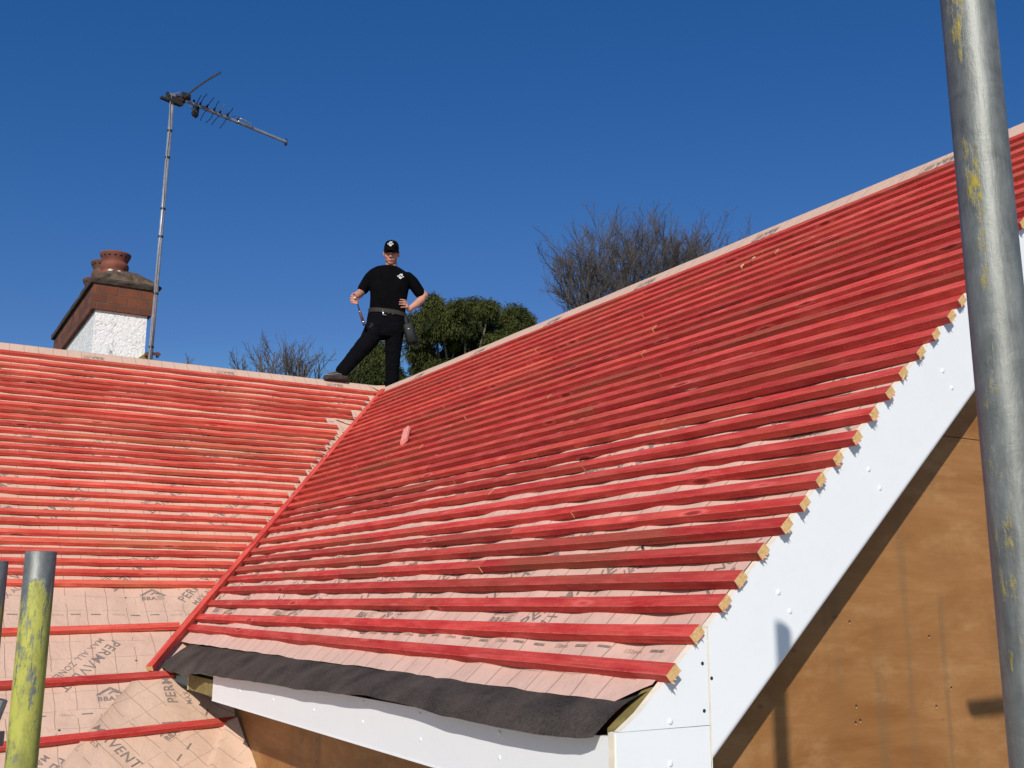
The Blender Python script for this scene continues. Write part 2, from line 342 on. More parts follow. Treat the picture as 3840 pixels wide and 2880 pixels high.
# foliage, bark, ground
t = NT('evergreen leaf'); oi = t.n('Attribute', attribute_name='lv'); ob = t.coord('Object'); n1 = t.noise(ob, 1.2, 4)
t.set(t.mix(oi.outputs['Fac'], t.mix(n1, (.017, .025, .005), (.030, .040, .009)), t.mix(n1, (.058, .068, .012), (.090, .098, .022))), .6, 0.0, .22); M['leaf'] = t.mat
M['bark'] = simple('grey brown bark', (.085, .068, .055), .9, var=.35, scale=6)
M['bark_pale'] = simple('pale branch bark', (.20, .17, .13), .9, var=.3, scale=8)
M['twig'] = simple('bare winter twig', (.072, .060, .054), .9, var=.35, scale=2, bump=0)
M['bounce_sheet'] = simple('pale bounce sheet', (.42, .395, .36), .9, var=.12, scale=3)  # pale tone chosen so the added ground sheet bounces warm light into shadows
t = NT('grass and garden ground'); ob = t.coord('Object'); n = t.noise(ob, .35, 6); n2 = t.noise(ob, 6, 5)
t.set(t.mix(t.ramp(n, [(.4, 0.0), (.6, 1.0)]), t.mix(n2, (.04, .065, .02), (.075, .10, .035)), (.12, .10, .07)), .95); M['ground'] = t.mat
M['wall'] = simple('painted house wall', (.55, .53, .49), .9, var=.08, scale=5)

# ------------------------------------------------------------------ sky and sun
EL = math.radians(31.5); SH = V((.766, -.643, 0)).normalized()
SUN = V((SH.x * math.cos(EL), SH.y * math.cos(EL), math.sin(EL)))
wd = bpy.data.worlds.new('World'); sc.world = wd; wd.use_nodes = True; wt = wd.node_tree
sky = wt.nodes.new('ShaderNodeTexSky'); sky.sky_type = 'NISHITA'; sky.sun_disc = False
sky.sun_elevation = EL; sky.sun_rotation = math.atan2(SH.x, SH.y)
sky.altitude = 0; sky.air_density = 1.0; sky.dust_density = .35; sky.ozone_density = 3.2
bg = wt.nodes['Background']; spc = wt.nodes.new('ShaderNodeSeparateColor'); cmb = wt.nodes.new('ShaderNodeCombineColor'); wt.links.new(sky.outputs[0], spc.inputs[0])
for i, (g_, a_) in enumerate(((1.75, 1.12), (1.0, .545), (.80, .75))):      # the phone's vivid blue: a tone curve per channel
    def wm(op, x, y):
        nd = wt.nodes.new('ShaderNodeMath'); nd.operation = op
        for j, q in enumerate((x, y)):
            if isinstance(q, (int, float)): nd.inputs[j].default_value = q
            else: wt.links.new(q, nd.inputs[j])
        return nd.outputs[0]
    x_ = wm('MULTIPLY', spc.outputs[i], .1); c_ = wm('MULTIPLY', wm('POWER', x_, g_), a_)
    if i == 0: c_ = wm('MINIMUM', c_, wm('MULTIPLY', x_, 1.0))
    if i == 1: c_ = wm('MAXIMUM', c_, wm('SUBTRACT', wm('MULTIPLY', x_, 1.25), .27))
    if i == 2: c_ = wm('MAXIMUM', c_, wm('SUBTRACT', x_, .10))
    wt.links.new(wm('MULTIPLY', c_, 10.0), cmb.inputs[i])
wt.links.new(cmb.outputs[0], bg.inputs[0]); bg.inputs[1].default_value = .10
sd = bpy.data.lights.new('sun', 'SUN'); so = bpy.data.objects.new('sun', sd); col.objects.link(so)
sd.energy = 4.0; sd.angle = math.radians(.53); sd.color = (1.0, .95, .875); so.rotation_euler = SUN.to_track_quat('Z', 'Y').to_euler(); so.location = (6, -6, 12)
vs_ = sc.view_settings; vs_.view_transform = 'Standard'; vs_.look = 'None'; vs_.exposure = 0.0; vs_.gamma = 1.0
# ================================================================== HOUSE
house = empty('house', (6.0, -1.0, -6.5), 'house under re-roofing with red battens over pink membrane, white bargeboard and plywood gable', 'house')
PX = 3840 / 2212

# ---- the membrane surface: sags between the rafters, ripples between the battens
def sagL(y, s):
    if s < .10: return .001
    k = min(1, (s - .10) / .25)
    return k * (-.006 + .011 * noise.noise((y * 2.1, s * 1.6, 3.1)) + .006 * noise.noise((y * 6.5, s * 5.0, 8.2))) + (min(1, max(0, (s - 3.6) / .2)) * (.006 * abs(noise.noise((y * 4.3 + s * 1.3, s * 3.1, 5.5))) + .004 * noise.noise((y * 9, s * 9, 1.1))) if s > 3.6 else 0)
def sagR(x, s):
    if s < .10: return .001
    k = min(1, (s - .10) / .3) * (.45 + .55 * min(1, s / 2.6))
    return k * max(0, min(1, (3.86 - s) / .12)) * (.15 + .85 * max(0, min(1, (8.14 - x) / .25))) * (-.003 - .014 * max(0, min(1, (2.5 - s) / .6)) + .017 * noise.noise((x * 3.0, s * 3.2, 1.7)) + .008 * noise.noise((x * 8.0, s * 3.0, 5.2))) + (.005 * noise.noise((x * 7.0, s * 2, 2.2)) + .004 if s > 3.74 else 0)
def cap_round(s): return 0.0
def surfL(y, s, h=0.0): return LP(y, s, sagL(y, s) + h)
def surfR(x, s, h=0.0): return RP(x, s, sagR(x, s) + h)

def sheet(surf, u0, u1, s_0, s_1, nu, ns, keep=None, warp=None):
    mb = MB(); vs = []; uv = []
    for j in range(ns + 1):
        for i in range(nu + 1):
            u = u0 + (u1 - u0) * i / nu; s = s_0 + (s_1 - s_0) * j / ns
            if warp: u, s = warp(u, s)
            vs.append(surf(u, s)); uv.append((u, s))
    fs = []
    for j in range(ns):
        for i in range(nu):
            a = j * (nu + 1) + i; q = (a, a + nu + 1, a + nu + 2, a + 1)
            cu_ = sum(uv[k][0] for k in q) / 4; cs_ = sum(uv[k][1] for k in q) / 4
            if keep is None or keep(cu_, cs_): fs.append(q)
    mb.add(vs, fs, 0, uv); return mb

# ---- printing on the membrane: letters turned into meshes and laid on the wavy sheet
_tc = {}
def text_mesh(s, bold=0.0):
    if (s, bold) in _tc: return _tc[(s, bold)]
    cd = bpy.data.curves.new('t', 'FONT'); cd.body = s; cd.size = 1.0; cd.resolution_u = 2; cd.offset = bold; cd.space_character = 1.08
    o = bpy.data.objects.new('t', cd); col.objects.link(o); dg = bpy.context.evaluated_depsgraph_get(); dg.update()
    me = bpy.data.meshes.new_from_object(o.evaluated_get(dg))
    bm = bmesh.new(); bm.from_mesh(me); bmesh.ops.triangulate(bm, faces=bm.faces[:])
    r = ([(v.co.x, v.co.y) for v in bm.verts], [tuple(v.index for v in f.verts) for f in bm.faces]); bm.free()
    bpy.data.objects.remove(o); bpy.data.meshes.remove(me); bpy.data.curves.remove(cd)
    _tc[(s, bold)] = r; return r
def quad2(x0, y0, x1, y1): return ([(x0, y0), (x1, y0), (x1, y1), (x0, y1)], [(0, 1, 2, 3)])
def stamp(mb, shape, ou, ov, ang, size, surf, mat, ok=None, lift=.0016, mirror=1):
    vs, fs = shape; ca, sa = math.cos(ang), math.sin(ang); P = []; K = []
    for x, y in vs:
        x *= size * mirror; y *= size; u = ou + ca * x - sa * y; s = -(ov + sa * x + ca * y)
        P.append(surf(u, s, lift)); K.append(ok is None or ok(u, s))
    fs = [f for f in fs if all(K[i] for i in f)]
    if fs: mb.add(P, fs, mat)
BRAND = 'PERM\u039bVENT'
def block(mb, u, v, ang, surf, mi, ok=None, second=True):
    stamp(mb, text_mesh(BRAND, .006), u, v, ang, .092, surf, mi, ok)
    if second:
        ca, sa = math.cos(ang), math.sin(ang)
        stamp(mb, text_mesh('MAX ALL ZONES', .002), u + sa * .075 + ca * .03, v - ca * .075 + sa * .03, ang, .058, surf, mi, ok)
def logo(mb, u, v, ang, surf, mi, mp, ok=None, k=1.0):
    # a roof outline over the letters, with a small panel of text lines
    ca, sa = math.cos(ang), math.sin(ang)
    def L(shape, x, y, sz, m): stamp(mb, shape, u + ca * x * k - sa * y * k, v + sa * x * k + ca * y * k, ang, sz * k, surf, m, ok)
    L(([(-.088, 0), (-.062, 0), (0, .050), (.062, 0), (.090, 0), (0, .070)], [(0, 1, 2, 5), (2, 3, 4, 5)]), 0, .03, 1, mi)
    L(([(-.03, .0), (.0, .030), (.045, .006), (.03, .004), (0.0, .018), (-.016, .0)], [(0, 5, 4, 1), (1, 4, 3, 2)]), 0.01, .034, 1, mi)
    L(text_mesh('BBA', .028), -.080, -.022, .052, mi)
    for q in range(4): L(quad2(0, 0, .055 - .008 * (q % 2), .006), .022, .016 - q * .012, 1, mp)
    for x0, y0, x1, y1 in ((-.085, .026, .09, .0275), (-.085, -.034, .09, -.0325), (-.085, -.034, -.0838, .026), (.089, -.034, .090, .026)): L(quad2(x0, y0, x1, y1), 0, 0, 1, mp)
def lap(mb, u0, u1, s, surf, mi, mp, ok=None, per=.1237, ph=0.0, slope=0.0):
    k = 0; u = u0 + ph
    while u < u1:
        ss = s + slope * (u - u0)
        if k % 3 == 2: stamp(mb, text_mesh('150mm', .002), u, -ss - .010, 0, .026, surf, mp, ok)
        else: stamp(mb, quad2(0, -.005, .060, .005), u, -ss, 0, 1, surf, mi, ok)
        u += per; k += 1

# ---- underlay of the main roof
keepL = lambda y, s: y < valley_y(s) + .14
mbl = sheet(surfL, -8.6, .3, 0.0, 6.2, 300, 210, keepL)
okL = lambda y, s: y < valley_y(s) + .02 and s > .14
for n in range(7):
    for kx in range(-5, 3):
        y = -2.995 + 1.237 * kx - .365 * (n - 3) * 1.0; s = 3.765 + (n - 3) * .955
        if -6.2 < y < .2:
            logo(mbl, y, -s, 0, surfL, 1, 2, okL); block(mbl, y + .057, -s + .52, math.radians(-130.5), surfL, 1, okL); block(mbl, y + .20, -s - .055, math.radians(50), surfL, 1, okL)
for s in (.94, 1.925, 2.945, 3.944, 4.84, 5.74): lap(mbl, -6.2, .1, s, surfL, 1, 2, okL, ph=.067)
okLr = lambda y, s: True
underL = part(mbl, 'roof_underlay', [M['mem_L'], M['ink'], M['ink_pale']], house, True)
# ---- underlay of the wing
edgeR = lambda x: 3.875 - max(0, x - 8.05) * .75 + .010 * noise.noise((x * 2.6, 0, 4)) + .004 * noise.noise((x * 9, 0, 4))
def warpR(x, s):
    if s > 3.7: s = 3.7 + (s - 3.7) * (edgeR(x) - 3.7) / .18
    return x, s
keepR = lambda x, s: x > VX * s - .12
mbr = sheet(surfR, -.2, 8.155, 0.0, 3.88, 330, 150, keepR, warpR)
okR = lambda x, s: x > VX * s + .05 and .14 < s < 3.86 and x < 8.14
for n in range(5):
    for kx in range(-2, 10):
        x = 5.815 + 1.237 * (kx - 4) + .365 * (n - 3); s = 3.565 + (n - 3) * .955
        if -.2 < x < 8.3:
            logo(mbr, x, -s, 0, surfR, 1, 2, okR); block(mbr, x + .057, -s + .52, math.radians(-130.5), surfR, 1, okR); block(mbr, x + .20, -s - .055, math.radians(50), surfR, 1, okR)
for s in (.86, 1.80, 2.86, 3.672): lap(mbr, .2, 8.1, s, surfR, 1, 2, okR, ph=.03, slope=-.06 if 2 < s < 3 else 0.0)
part(mbr, 'roof_underlay', [M['mem_R'], M['ink'], M['ink_pale']], house, True)
# ---- strips folded over both ridges, their print upside down
def ridge_strip(P, Q, lo, hi, marks, wmax):
    def prof(u, s, h=0.0):
        hh = .006 + .006 * max(0, 1 - abs(s) / .12) + .0025 * noise.noise((u * 2.3, s * 4, 6)) + h
        if abs(s) < .035:
            t_ = s / .035; m_ = P(u, .035, hh).lerp(Q(u, .035, hh), (1 - t_) / 2); return m_ + V((0, 0, .016 * (1 - t_ * t_) ** 1.0))
        return P(u, s, hh) if s > 0 else Q(u, -s, hh)
    mb = MB(); nu = int((hi - lo) / .06); S_ = [-.26, -.12, -.035, -.02, 0, .02, .035, .07, .12, .18, wmax]; vs = []; uv = []
    for i in range(nu + 1):
        u = lo + (hi - lo) * i / nu
        for s_ in S_: vs.append(prof(u, s_)); uv.append((u, s_ * .001 + .09))
    n = len(S_); mb.add(vs, [(i * n + k, i * n + k + 1, (i + 1) * n + k + 1, (i + 1) * n + k) for i in range(nu) for k in range(n - 1)], 0, uv)
    for u in marks: logo(mb, u, -.115, PI, prof, 1, 2, None, 1.2)
    o = part(mb, 'ridge_underlay', [M['mem_L'], M['ink'], M['ink_pale']], house, True); weld(o); return o
def weld(o):
    bm = bmesh.new(); bm.from_mesh(o.data); bmesh.ops.remove_doubles(bm, verts=bm.verts[:], dist=1e-5); bmesh.ops.recalc_face_normals(bm, faces=bm.faces[:]); bm.to_mesh(o.data); bm.free()
ridge_strip(LP, lambda y, s, h: V((-c2 * s, y, -s2 * s)) + V((-NL.x, 0, NL.z)) * h, -8.6, -.03, [-4.378, -3.08, -1.82, -.64], .215)
ridge_strip(RP, lambda x, s, h: V((x, c1 * s, -s1 * s)) + V((0, -NR.y, NR.z)) * h, .03, 8.16, [1.02, 2.27, 3.52, 4.74, 5.95, 7.20], .25)
# ---- back slopes
mb = MB()
def backL(y, s): return V((-c2 * s, y, -s2 * s))
def backR(x, s): return V((x, c1 * s, -s1 * s))
mb.add([backL(-8.6, 0), backL(3.5, 0), backL(3.5, 4.5), backL(-8.6, 4.5)], [(0, 1, 2, 3)], 0, [(0, 0), (12, 0), (12, 4.5), (0, 4.5)])
mb.add([LP(.3, 0), LP(3.5, 0), LP(3.5, 4.4), LP(.3 + 0, 4.4)], [(0, 3, 2, 1)], 0, [(0, 0), (3, 0), (3, 4), (0, 4)])
mb.add([backR(-.2, 0), backR(8.155, 0), backR(8.155, 3.9), backR(-.2, 3.9)], [(0, 3, 2, 1)], 0, [(0, 0), (8, 0), (8, 4), (0, 4)])
o = part(mb, 'roof_underlay', [M['mem_L']], house)
# ---- strip of membrane turned up the valley, its print lying askew
strip = [(-3.235, 4.600), (-3.03, 4.545), (-2.975, 4.60), (-2.82, 4.72), (-2.672, 4.84), (-2.685, 4.974), (-2.672, 5.181), (-2.655, 5.344), (-2.66, 6.1), (-4.25, 6.1), (-3.516, 5.001)]
def inpoly(u, s, poly=strip):
    c = False; j = len(poly) - 1
    for i in range(len(poly)):
        (a, b), (d, e) = poly[i], poly[j]
        if (b > s) != (e > s) and u < (d - a) * (s - b) / (e - b) + a: c = not c
        j = i
    return c
def surfV(y, s, h=0.0):
    lift = max(0, min(1, (y + 2.80) / .14)); up = .05 * lift ** 2 if s > 4.8 else 0
    d = (y - (-3.235)) + (s - 4.6) * .715
    return LP(y, s, sagL(y, s) + .004 + .016 * math.exp(-max(0, d) / .035) + (.028 if (y + 2.735) * .62 + (s - 4.985) * .30 > 0 and s > 4.99 and y > -2.95 else 0) + .010 * noise.noise((y * 5, s * 4, 2)) * min(1, max(0, d / .2)) + up + h)
def bnd(tab, s):
    for (a, b), (c, d) in zip(tab, tab[1:]):
        if s <= c: return b + (d - b) * (s - a) / (c - a)
    return tab[-1][1]
TL = [(4.545, -3.03), (4.6, -3.235), (5.001, -3.516), (6.1, -4.25)]; TR = [(4.545, -3.03), (4.6, -2.975), (4.72, -2.82), (4.84, -2.672), (4.974, -2.685), (5.181, -2.672), (5.344, -2.655), (6.1, -2.66)]
mb = MB(); nu, ns = 90, 110; vs = []; uv = []
for j in range(ns + 1):
    s = 4.548 + (6.1 - 4.548) * j / ns; yl, yr = bnd(TL, s), bnd(TR, s)
    for i in range(nu + 1): y = yl + (yr - yl) * i / nu; vs.append(surfV(y, s)); uv.append((y, s))
mb.add(vs, [(j * (nu + 1) + i, (j + 1) * (nu + 1) + i, (j + 1) * (nu + 1) + i + 1, j * (nu + 1) + i + 1) for j in range(ns) for i in range(nu)], 0, uv)
okV = lambda u, s: inpoly(u, s)
block(mb, -2.985, -4.79, math.radians(95), surfV, 1, okV, False); stamp(mb, text_mesh('MAX ALL ZONES', .002), -2.90, -4.80, math.radians(95), .05, surfV, 1, okV)
block(mb, -3.595, -4.835, math.radians(-56.5), surfV, 1, okV, False); stamp(mb, text_mesh('MAX ALL ZONES', .002), -3.73, -4.75, math.radians(-56.5), .055, surfV, 1, okV)
q = onL(655, 2745); logo(mb, q[0], -q[1], math.radians(38), surfV, 1, 2, okV)
for (a, b), rot_ in (((708, 2800), 55), ((672, 2842), 55), ((776, 2670), 70)):
    q = onL(a, b); stamp(mb, quad2(-.028, -.0055, .028, .0055), q[0], -q[1], math.radians(rot_), 1, surfV, 1, okV)
part(mb, 'valley_underlay', [M['mem_V'], M['ink'], M['ink_pale']], house, True)
# dark slits where the sheets overlap and the corner is folded
# ---- stray dirt and nail marks on the bare membrane are small dark dots
for px_, py_, r_ in ((472, 2236, .006), (510, 2478, .006), (222, 2740, .007), (1145, 2080, .004)):
    mb = MB(); y, s = onL(px_, py_)
    vs = [surfL(y + r_ * math.cos(2 * PI * k / 10), s + r_ * math.sin(2 * PI * k / 10), .002) for k in range(10)]; mb.add(vs, [tuple(range(10))[::-1]]); part(mb, 'nail_hole', [M['black_plastic']], house)

# ---- battens
def batten(P, e0, e1, nrm, name, mat, w=.045, h=.028, rag0=.0015, rag1=.0015, seed=0, h0=.002, bow=.0028):
    """a sawn batten whose upper top edge runs along P(t); e0,e1 = lengths along; P(u) gives the upper edge on the sheet, nrm the slope normal"""
    rnd = random.Random(seed); L = abs(e1 - e0); n = max(2, int(L / .22)); mb = MB(); vs = []; uv = []
    ring = [(0, 0), (.25, 0), (.5, 0), (.75, 0), (1, 0), (1, .33), (1, .67), (1, 1), (.75, 1), (.5, 1), (.25, 1), (0, 1), (0, .67), (0, .33)]  # (across 0=up-slope, height)
    per = [0, .011, .022, .033, .045, .054, .063, .073, .084, .095, .106, .118, .127, .136]
    ph = rnd.random() * 6; R_ = len(ring); dw = w * rnd.uniform(-.06, .06); dh = h * rnd.uniform(-.06, .06)
    for i in range(n + 1):
        u = e0 + (e1 - e0) * i / n
        b = bow * noise.noise((u * .55 + ph * 3, ph, seed * .37)); b2 = .003 * noise.noise((u * .7, ph * 5, seed * .11 + 9))
        for k, (a, z) in enumerate(ring):
            uu = u
            if i == 0: uu += rnd.uniform(0, rag0) * (1 if e1 > e0 else -1)
            if i == n: uu += rnd.uniform(-1, 1) * min(rag1, .0012)
            vs.append(P(uu, a * (w + dw) + b) + nrm * (h0 + b2 + z * (h + dh))); uv.append((u + seed * 3.7, per[k]))
    fs = []
    for i in range(n):
        for k in range(R_):
            a = i * R_ + k; c = i * R_ + (k + 1) % R_; fs.append((a, a + R_, c + R_, c))
    uv2 = list(uv); mb.add(vs, fs, 0, uv2)
    for i in (0, n):
        ringv = [vs[i * R_ + k] for k in range(R_)]; c = sum(ringv, V((0, 0, 0))) / R_
        mb.add(ringv + [c], [(k, (k + 1) % R_, R_) if i == 0 else ((k + 1) % R_, k, R_) for k in range(R_)], 1)
    if rag1 > .004:      # torn fibres left by the saw on the lower edges of the cut
        c = [vs[n * R_ + k] for k in (0, 4, 7)]; dn = (c[2] - c[1]); ac = (c[1] - c[0]); ou = (P(e1, 0) - P(e1 - .1, 0)).normalized()
        for q in range(rnd.randint(5, 9)):
            t_ = rnd.random(); lowr = rnd.random() < .6
            p = (c[1] + dn * t_) if lowr else (c[0] + ac * (.3 + .7 * t_)) ; w_ = rnd.uniform(.0015, .004); l_ = rnd.uniform(.004, .013); tv = (dn if lowr else ac).normalized()
            mb.add([p - tv * w_, p + tv * w_, p + ou * l_ * .7 + (ac.normalized() if lowr else -dn.normalized()) * l_ * .5, p - nrm * .002 - ou * .002], [(0, 1, 2), (1, 0, 3), (0, 2, 3), (2, 1, 3)], 0 if rnd.random() < .5 else 1)
    return part(mb, name, [mat, M['endgrain']], house)
# main roof: 29 close rows and three set wide below
L200 = [1331.6, 1355.8, 1379, 1403, 1425, 1446, 1468.8, 1494.4, 1519, 1539.6, 1563.7, 1589, 1616, 1645, 1672, 1698, 1731, 1763, 1797, 1834.6, 1872.7, 1911, 1945.6, 1984, 2018, 2052.4, 2091.6, 2131, 2173]
gapL = [.02, .10, .09, .09, .16, .10, .34, .17, .13, .12, .13, .12, .10, .10, .11, .11, .12, .10, .11, .09, .10, .10, .08, .10, .09, .09, .08, .08, .09]
random.seed(11)
for i, py in enumerate(L200):
    s = onL(200, py, .030)[1]; ye = valley_y(s) - gapL[i]
    P = lambda y, d, s=s: LP(y, s + d)
    batten(P, -8.3, ye, NL, 'roof_batten', M['batten_warm'], seed=i + 1, w=.043, h=.027)
for j, (pa, pb, ye) in enumerate((((0, 2355), (620, 2335), -2.876), ((0, 2554), (620, 2516), -2.985), ((0, 2786.6), (865, 2692), -2.69))):
    ya, sa = onL(*pa, .030); yb, sb = onL(*pb, .030)
    P = lambda y, d, ya=ya, sa=sa, yb=yb, sb=sb: LP(y, sa + (sb - sa) * (y - ya) / (yb - ya) + d, .006 if j == 2 else 0)
    o = batten(P, -8.3, ye, NL, 'roof_batten', M['batten_warm'] if j == 0 else M['batten'], seed=60 + j, w=.043, h=.028, h0=.004)
    o['label'] = ['brownish batten nailed alone below the close rows', 'crimson batten ending under the foot of the valley', 'lowest crimson batten crossing the valley strip'][j]
# wing: rows from the eaves up
ends = {1: (2531, 2485), 2: (2620, 2344), 3: (2726, 2223.5), 4: (2787, 2139), 5: (2870, 2035.5), 6: (2959, 1938.5), 7: (3024, 1856), 8: (3084, 1770), 9: (3147, 1689), 10: (3220, 1611), 11: (3283, 1523), 12: (3343, 1446), 13: (3391, 1369)}
x2300 = {1: 2467, 2: 2343.5, 3: 2235, 4: 2153.5, 5: 2071, 6: 2000, 7: 1937.6, 8: 1876.8, 9: 1817, 10: 1757.4, 11: 1706, 12: 1659.7, 13: 1613.6}
joint = {5: 6.57, 6: 6.34, 7: 6.55, 8: 6.9, 9: 4.2, 10: 5.9, 11: 6.6, 12: 5.2, 13: 6.95, 14: 4.5, 15: 5.5, 16: 6.1, 17: 3.9, 18: 6.45, 19: 5.3, 20: 4.1, 21: 6.0, 22: 5.0, 23: 3.3, 24: 5.8, 25: 4.6, 26: 2.9, 27: 5.4, 28: 4.0, 29: 6.4, 30: 3.2, 31: 5.0, 32: 3.7}
NB = 32; S3 = 3.49044
for k in range(1, NB + 1):
    if k in x2300:
        xa, sa = onR(2300, x2300[k], .030); xb, sb = onR(*ends[k], .030)
        sl = (sb - sa) / (xb - xa)
        xe = min(max(xb, 8.195), 8.222)
    else:
        s13 = onR(2300, x2300[13], .030)[1]; sa = s13 + (k - 13) * (.255 - s13) / (NB - 13); xa = 5; sl = 0.0; xe = 8.205 + random.uniform(-.012, .014)
    P = lambda x, d, sa=sa, xa=xa, sl=sl: RP(x, sa + (sl * (x - xa) if x > xa else .25 * sl * (x - xa)) + d)
    x0 = VX * (sa + .02) + .035
    cuts = [x0, xe] if k not in joint or joint[k] < x0 + .4 else [x0, joint[k], xe]
    for q in range(len(cuts) - 1):
        a, b = cuts[q] + ((.0004, .0022, .0004, .0008)[k % 4] if q else 0), cuts[q + 1]
        warm = (a + b) / 2 < 4.6 and k > 4
        batten(P, a, b, NR, 'roof_batten', M['batten_mid'] if warm else M['batten'], seed=100 + k * 2 + q, rag1=.006 if b == xe else .001)
# faint stamps on the front faces of two wing battens
for k, x, txt in ((13, 5.95, 'BPCA 035594 BBA 19/50CB'), (12, 4.1, 'BPCA 035594 BBA 19/50CB'), (20, 6.5, 'BPCA 035594 BBA 19/50CB'), (24, 6.2, 'BPCA 035594 BBA 19/50CB'), (28, 6.6, 'BPCA 035594 BBA 19/50CB'), (27, 4.2, 'BPCA 035594 BBA 19/50CB'), (17, 2.9, 'BPCA 035594 BBA 19/50CB'), (10, 3.3, 'BPCA 035594 BBA 19/50CB'), (22, 3.6, 'BPCA 035594 BBA 19/50CB')):
    s = onR(2300, x2300[k], .03)[1] if k in x2300 else s13 + (k - 13) * (.255 - s13) / (NB - 13)
    mb = MB(); vs, fs = text_mesh(txt, .01); D = V((0, -c1, -s1)); O = RP(x, s + .0485, .008)
    mb.add([O + V((1, 0, 0)) * (a * .026) + NR * (b * .019) + D * .0012 for a, b in vs], fs); part(mb, 'batten_stamp', [M['ink_red']], house)
# valley batten
va = RP(.13, .13, .012); ql = LP(-3.135, 4.519, .022)
d = (ql - va); L = d.length; d.normalize(); nn = (NR + NL).normalized(); nn = (nn - d * nn.dot(d)).normalized(); sd_ = d.cross(nn)
if sd_.x < 0: sd_ = -sd_
Pv = lambda t, a: va + d * t + sd_ * (a - .006)
o = batten(Pv, 0, L, nn, 'valley_batten', M['batten_mid'], w=.046, h=.030, seed=333, rag1=.004, h0=-.004, bow=.006)
# little white flaps of membrane where rows meet the valley
random.seed(5)
for i in range(1, 29):
    s = onL(200, L200[i], .03)[1]; y = valley_y(s)
    mb = MB(); w_ = random.uniform(.05, .085); k = random.uniform(.01, .035)
    if i == 6: w_ = .22
    p0 = LP(y - .015, s - .045, .006); p1 = LP(y - .02, s + .055, .006); p2 = LP(y - w_ - .02, s - .04 + random.uniform(0, .03), .014 + k * .5); p3 = LP(y - w_ * .6, s + .04, .010)
    if i % 3 != 1:
        mb.add([p0, p1, p3, p2, (p0 + p1 + p2 + p3) / 4 + NL * .008], [(0, 4, 1), (1, 4, 2), (2, 4, 3), (3, 4, 0)], 0, [(0, 0), (0.05, 0), (.05, .05), (0, .05), (.02, .02)]); part(mb, 'underlay_flap', [M['mem_L']], house)
# folded corner at the ridge junction
mb = MB(); a = V((.02, -.02, .014)); mb.add([LP(-.22, .04, .012), a, LP(-.10, .24, .036), RP(.0, .02, .02)], [(0, 2, 1), (1, 2, 3)], 0, [(0, 0), (.2, 0), (.1, .2), (.2, .05)])
part(mb, 'underlay_flap', [M['mem_L']], house)

# ---- eaves: felt, fascia, boards
YF = -2.98
lowX = [(3.473, -3.035, -2.728), (3.60, -3.05, -2.735), (3.9, -3.05, -2.748), (4.192, -3.05, -2.750), (4.30, -3.045, -2.728), (4.396, -3.04, -2.708), (4.8, -3.04, -2.708), (5.188, -3.04, -2.704), (5.7, -3.04, -2.694), (6.0, -3.042, -2.690), (6.5, -3.045, -2.674), (6.8, -3.04, -2.662), (7.06, -3.04, -2.666), (7.4, -3.045, -2.676), (7.678, -3.045, -2.676), (8.0, -3.04, -2.668), (8.10, -3.035, -2.662), (8.145, -3.02, -2.655)]
upX = [(3.473, 4.06), (3.55, 3.90), (3.66, 3.872), (3.9, 3.89), (4.06, 3.879), (4.65, 3.873), (5.7, 3.864), (7.0, 3.858), (7.83, 3.856), (8.08, 3.853), (8.145, 3.81)]
def interp(tab, x):
    if x <= tab[0][0]: return tab[0][1:]
    for a, b in zip(tab, tab[1:]):
        if x <= b[0]:
            t = (x - a[0]) / (b[0] - a[0]); t = t * t * (3 - 2 * t) if len(a) == 3 else t
            return tuple(a[i] + (b[i] - a[i]) * t for i in range(1, len(a)))
    return tab[-1][1:]
mb = MB(); nu, nv = 190, 12; vs = []
for i in range(nu + 1):
    x = 3.473 + (8.145 - 3.473) * i / nu
    su = interp(upX, x)[0] - .06; yl, zl = interp(lowX, x)
    A = RP(x, max(su, 3.70) if x > 3.6 else su + .05, -.030); A2 = RP(x, su + .055, -.006); B = V((x, yl, zl)); 
    for j in range(nv + 1):
        t = j / nv
        if t < .25: p = A.lerp(A2, t / .25)
        else:
            q = (t - .25) / .75; p = A2.lerp(B, q) + V((0, -.006, .012)) * math.sin(PI * q)
        p = p + V((0, 0, 1)) * (.006 * noise.noise((x * 3.1, t * 1.5, 2)) + (.004 + .008 * max(0, min(1, (5.0 - x)))) * noise.noise((x * 7, t * 2.5, 7)) * t)
        vs.append(p)
mb.add(vs, [(i * (nv + 1) + j, i * (nv + 1) + j + 1, (i + 1) * (nv + 1) + j + 1, (i + 1) * (nv + 1) + j) for i in range(nu) for j in range(nv)])
part(mb, 'eaves_felt', [M['felt']], house, True)
# fascia
mb = MB(); mb.prism([V((4.497, YF, -2.853)), V((8.157, YF, -2.853)), V((8.157, YF, -2.655)), V((7.9, YF, -2.672)), V((4.497, YF, -2.700))], (0, .02, 0), 0)
mb.abox((4.497, YF - .002, -2.858), (8.157, YF + .018, -2.853), 0)
fas = part(mb, 'fascia_board', [M['pvc']], house)
def dome(c, n, r=.0075, hh=.003):
    m = MB(); m.lathe(V(c), [(r, 0), (r * .95, hh * .5), (r * .6, hh * .95), (0.0006, hh)], 12, 0, n); return m
for x_, y_ in [(222, 935), (493, 1003), (820, 1083), (1207, 1200), (1735, 1322), (1205, 1030), (1738, 1155), (828, 950), (500, 880), (0, 872)]:
    P = onplane(900 + x_ * .5606, 2100 + y_ * .5606, (0, 1, 0), YF); part(dome(P, V((0, -1, 0))), 'screw_cap', [M['cap']], fas, True)
for x_, y_ in [(975, 955), (1280, 1035)]:
    P = onplane(500 + x_ * .41, 2200 + y_ * .41, (0, 1, 0), YF); part(dome(P, V((0, -1, 0))), 'screw_cap', [M['cap']], fas, True)
XB0, XB1 = 8.158, 8.184
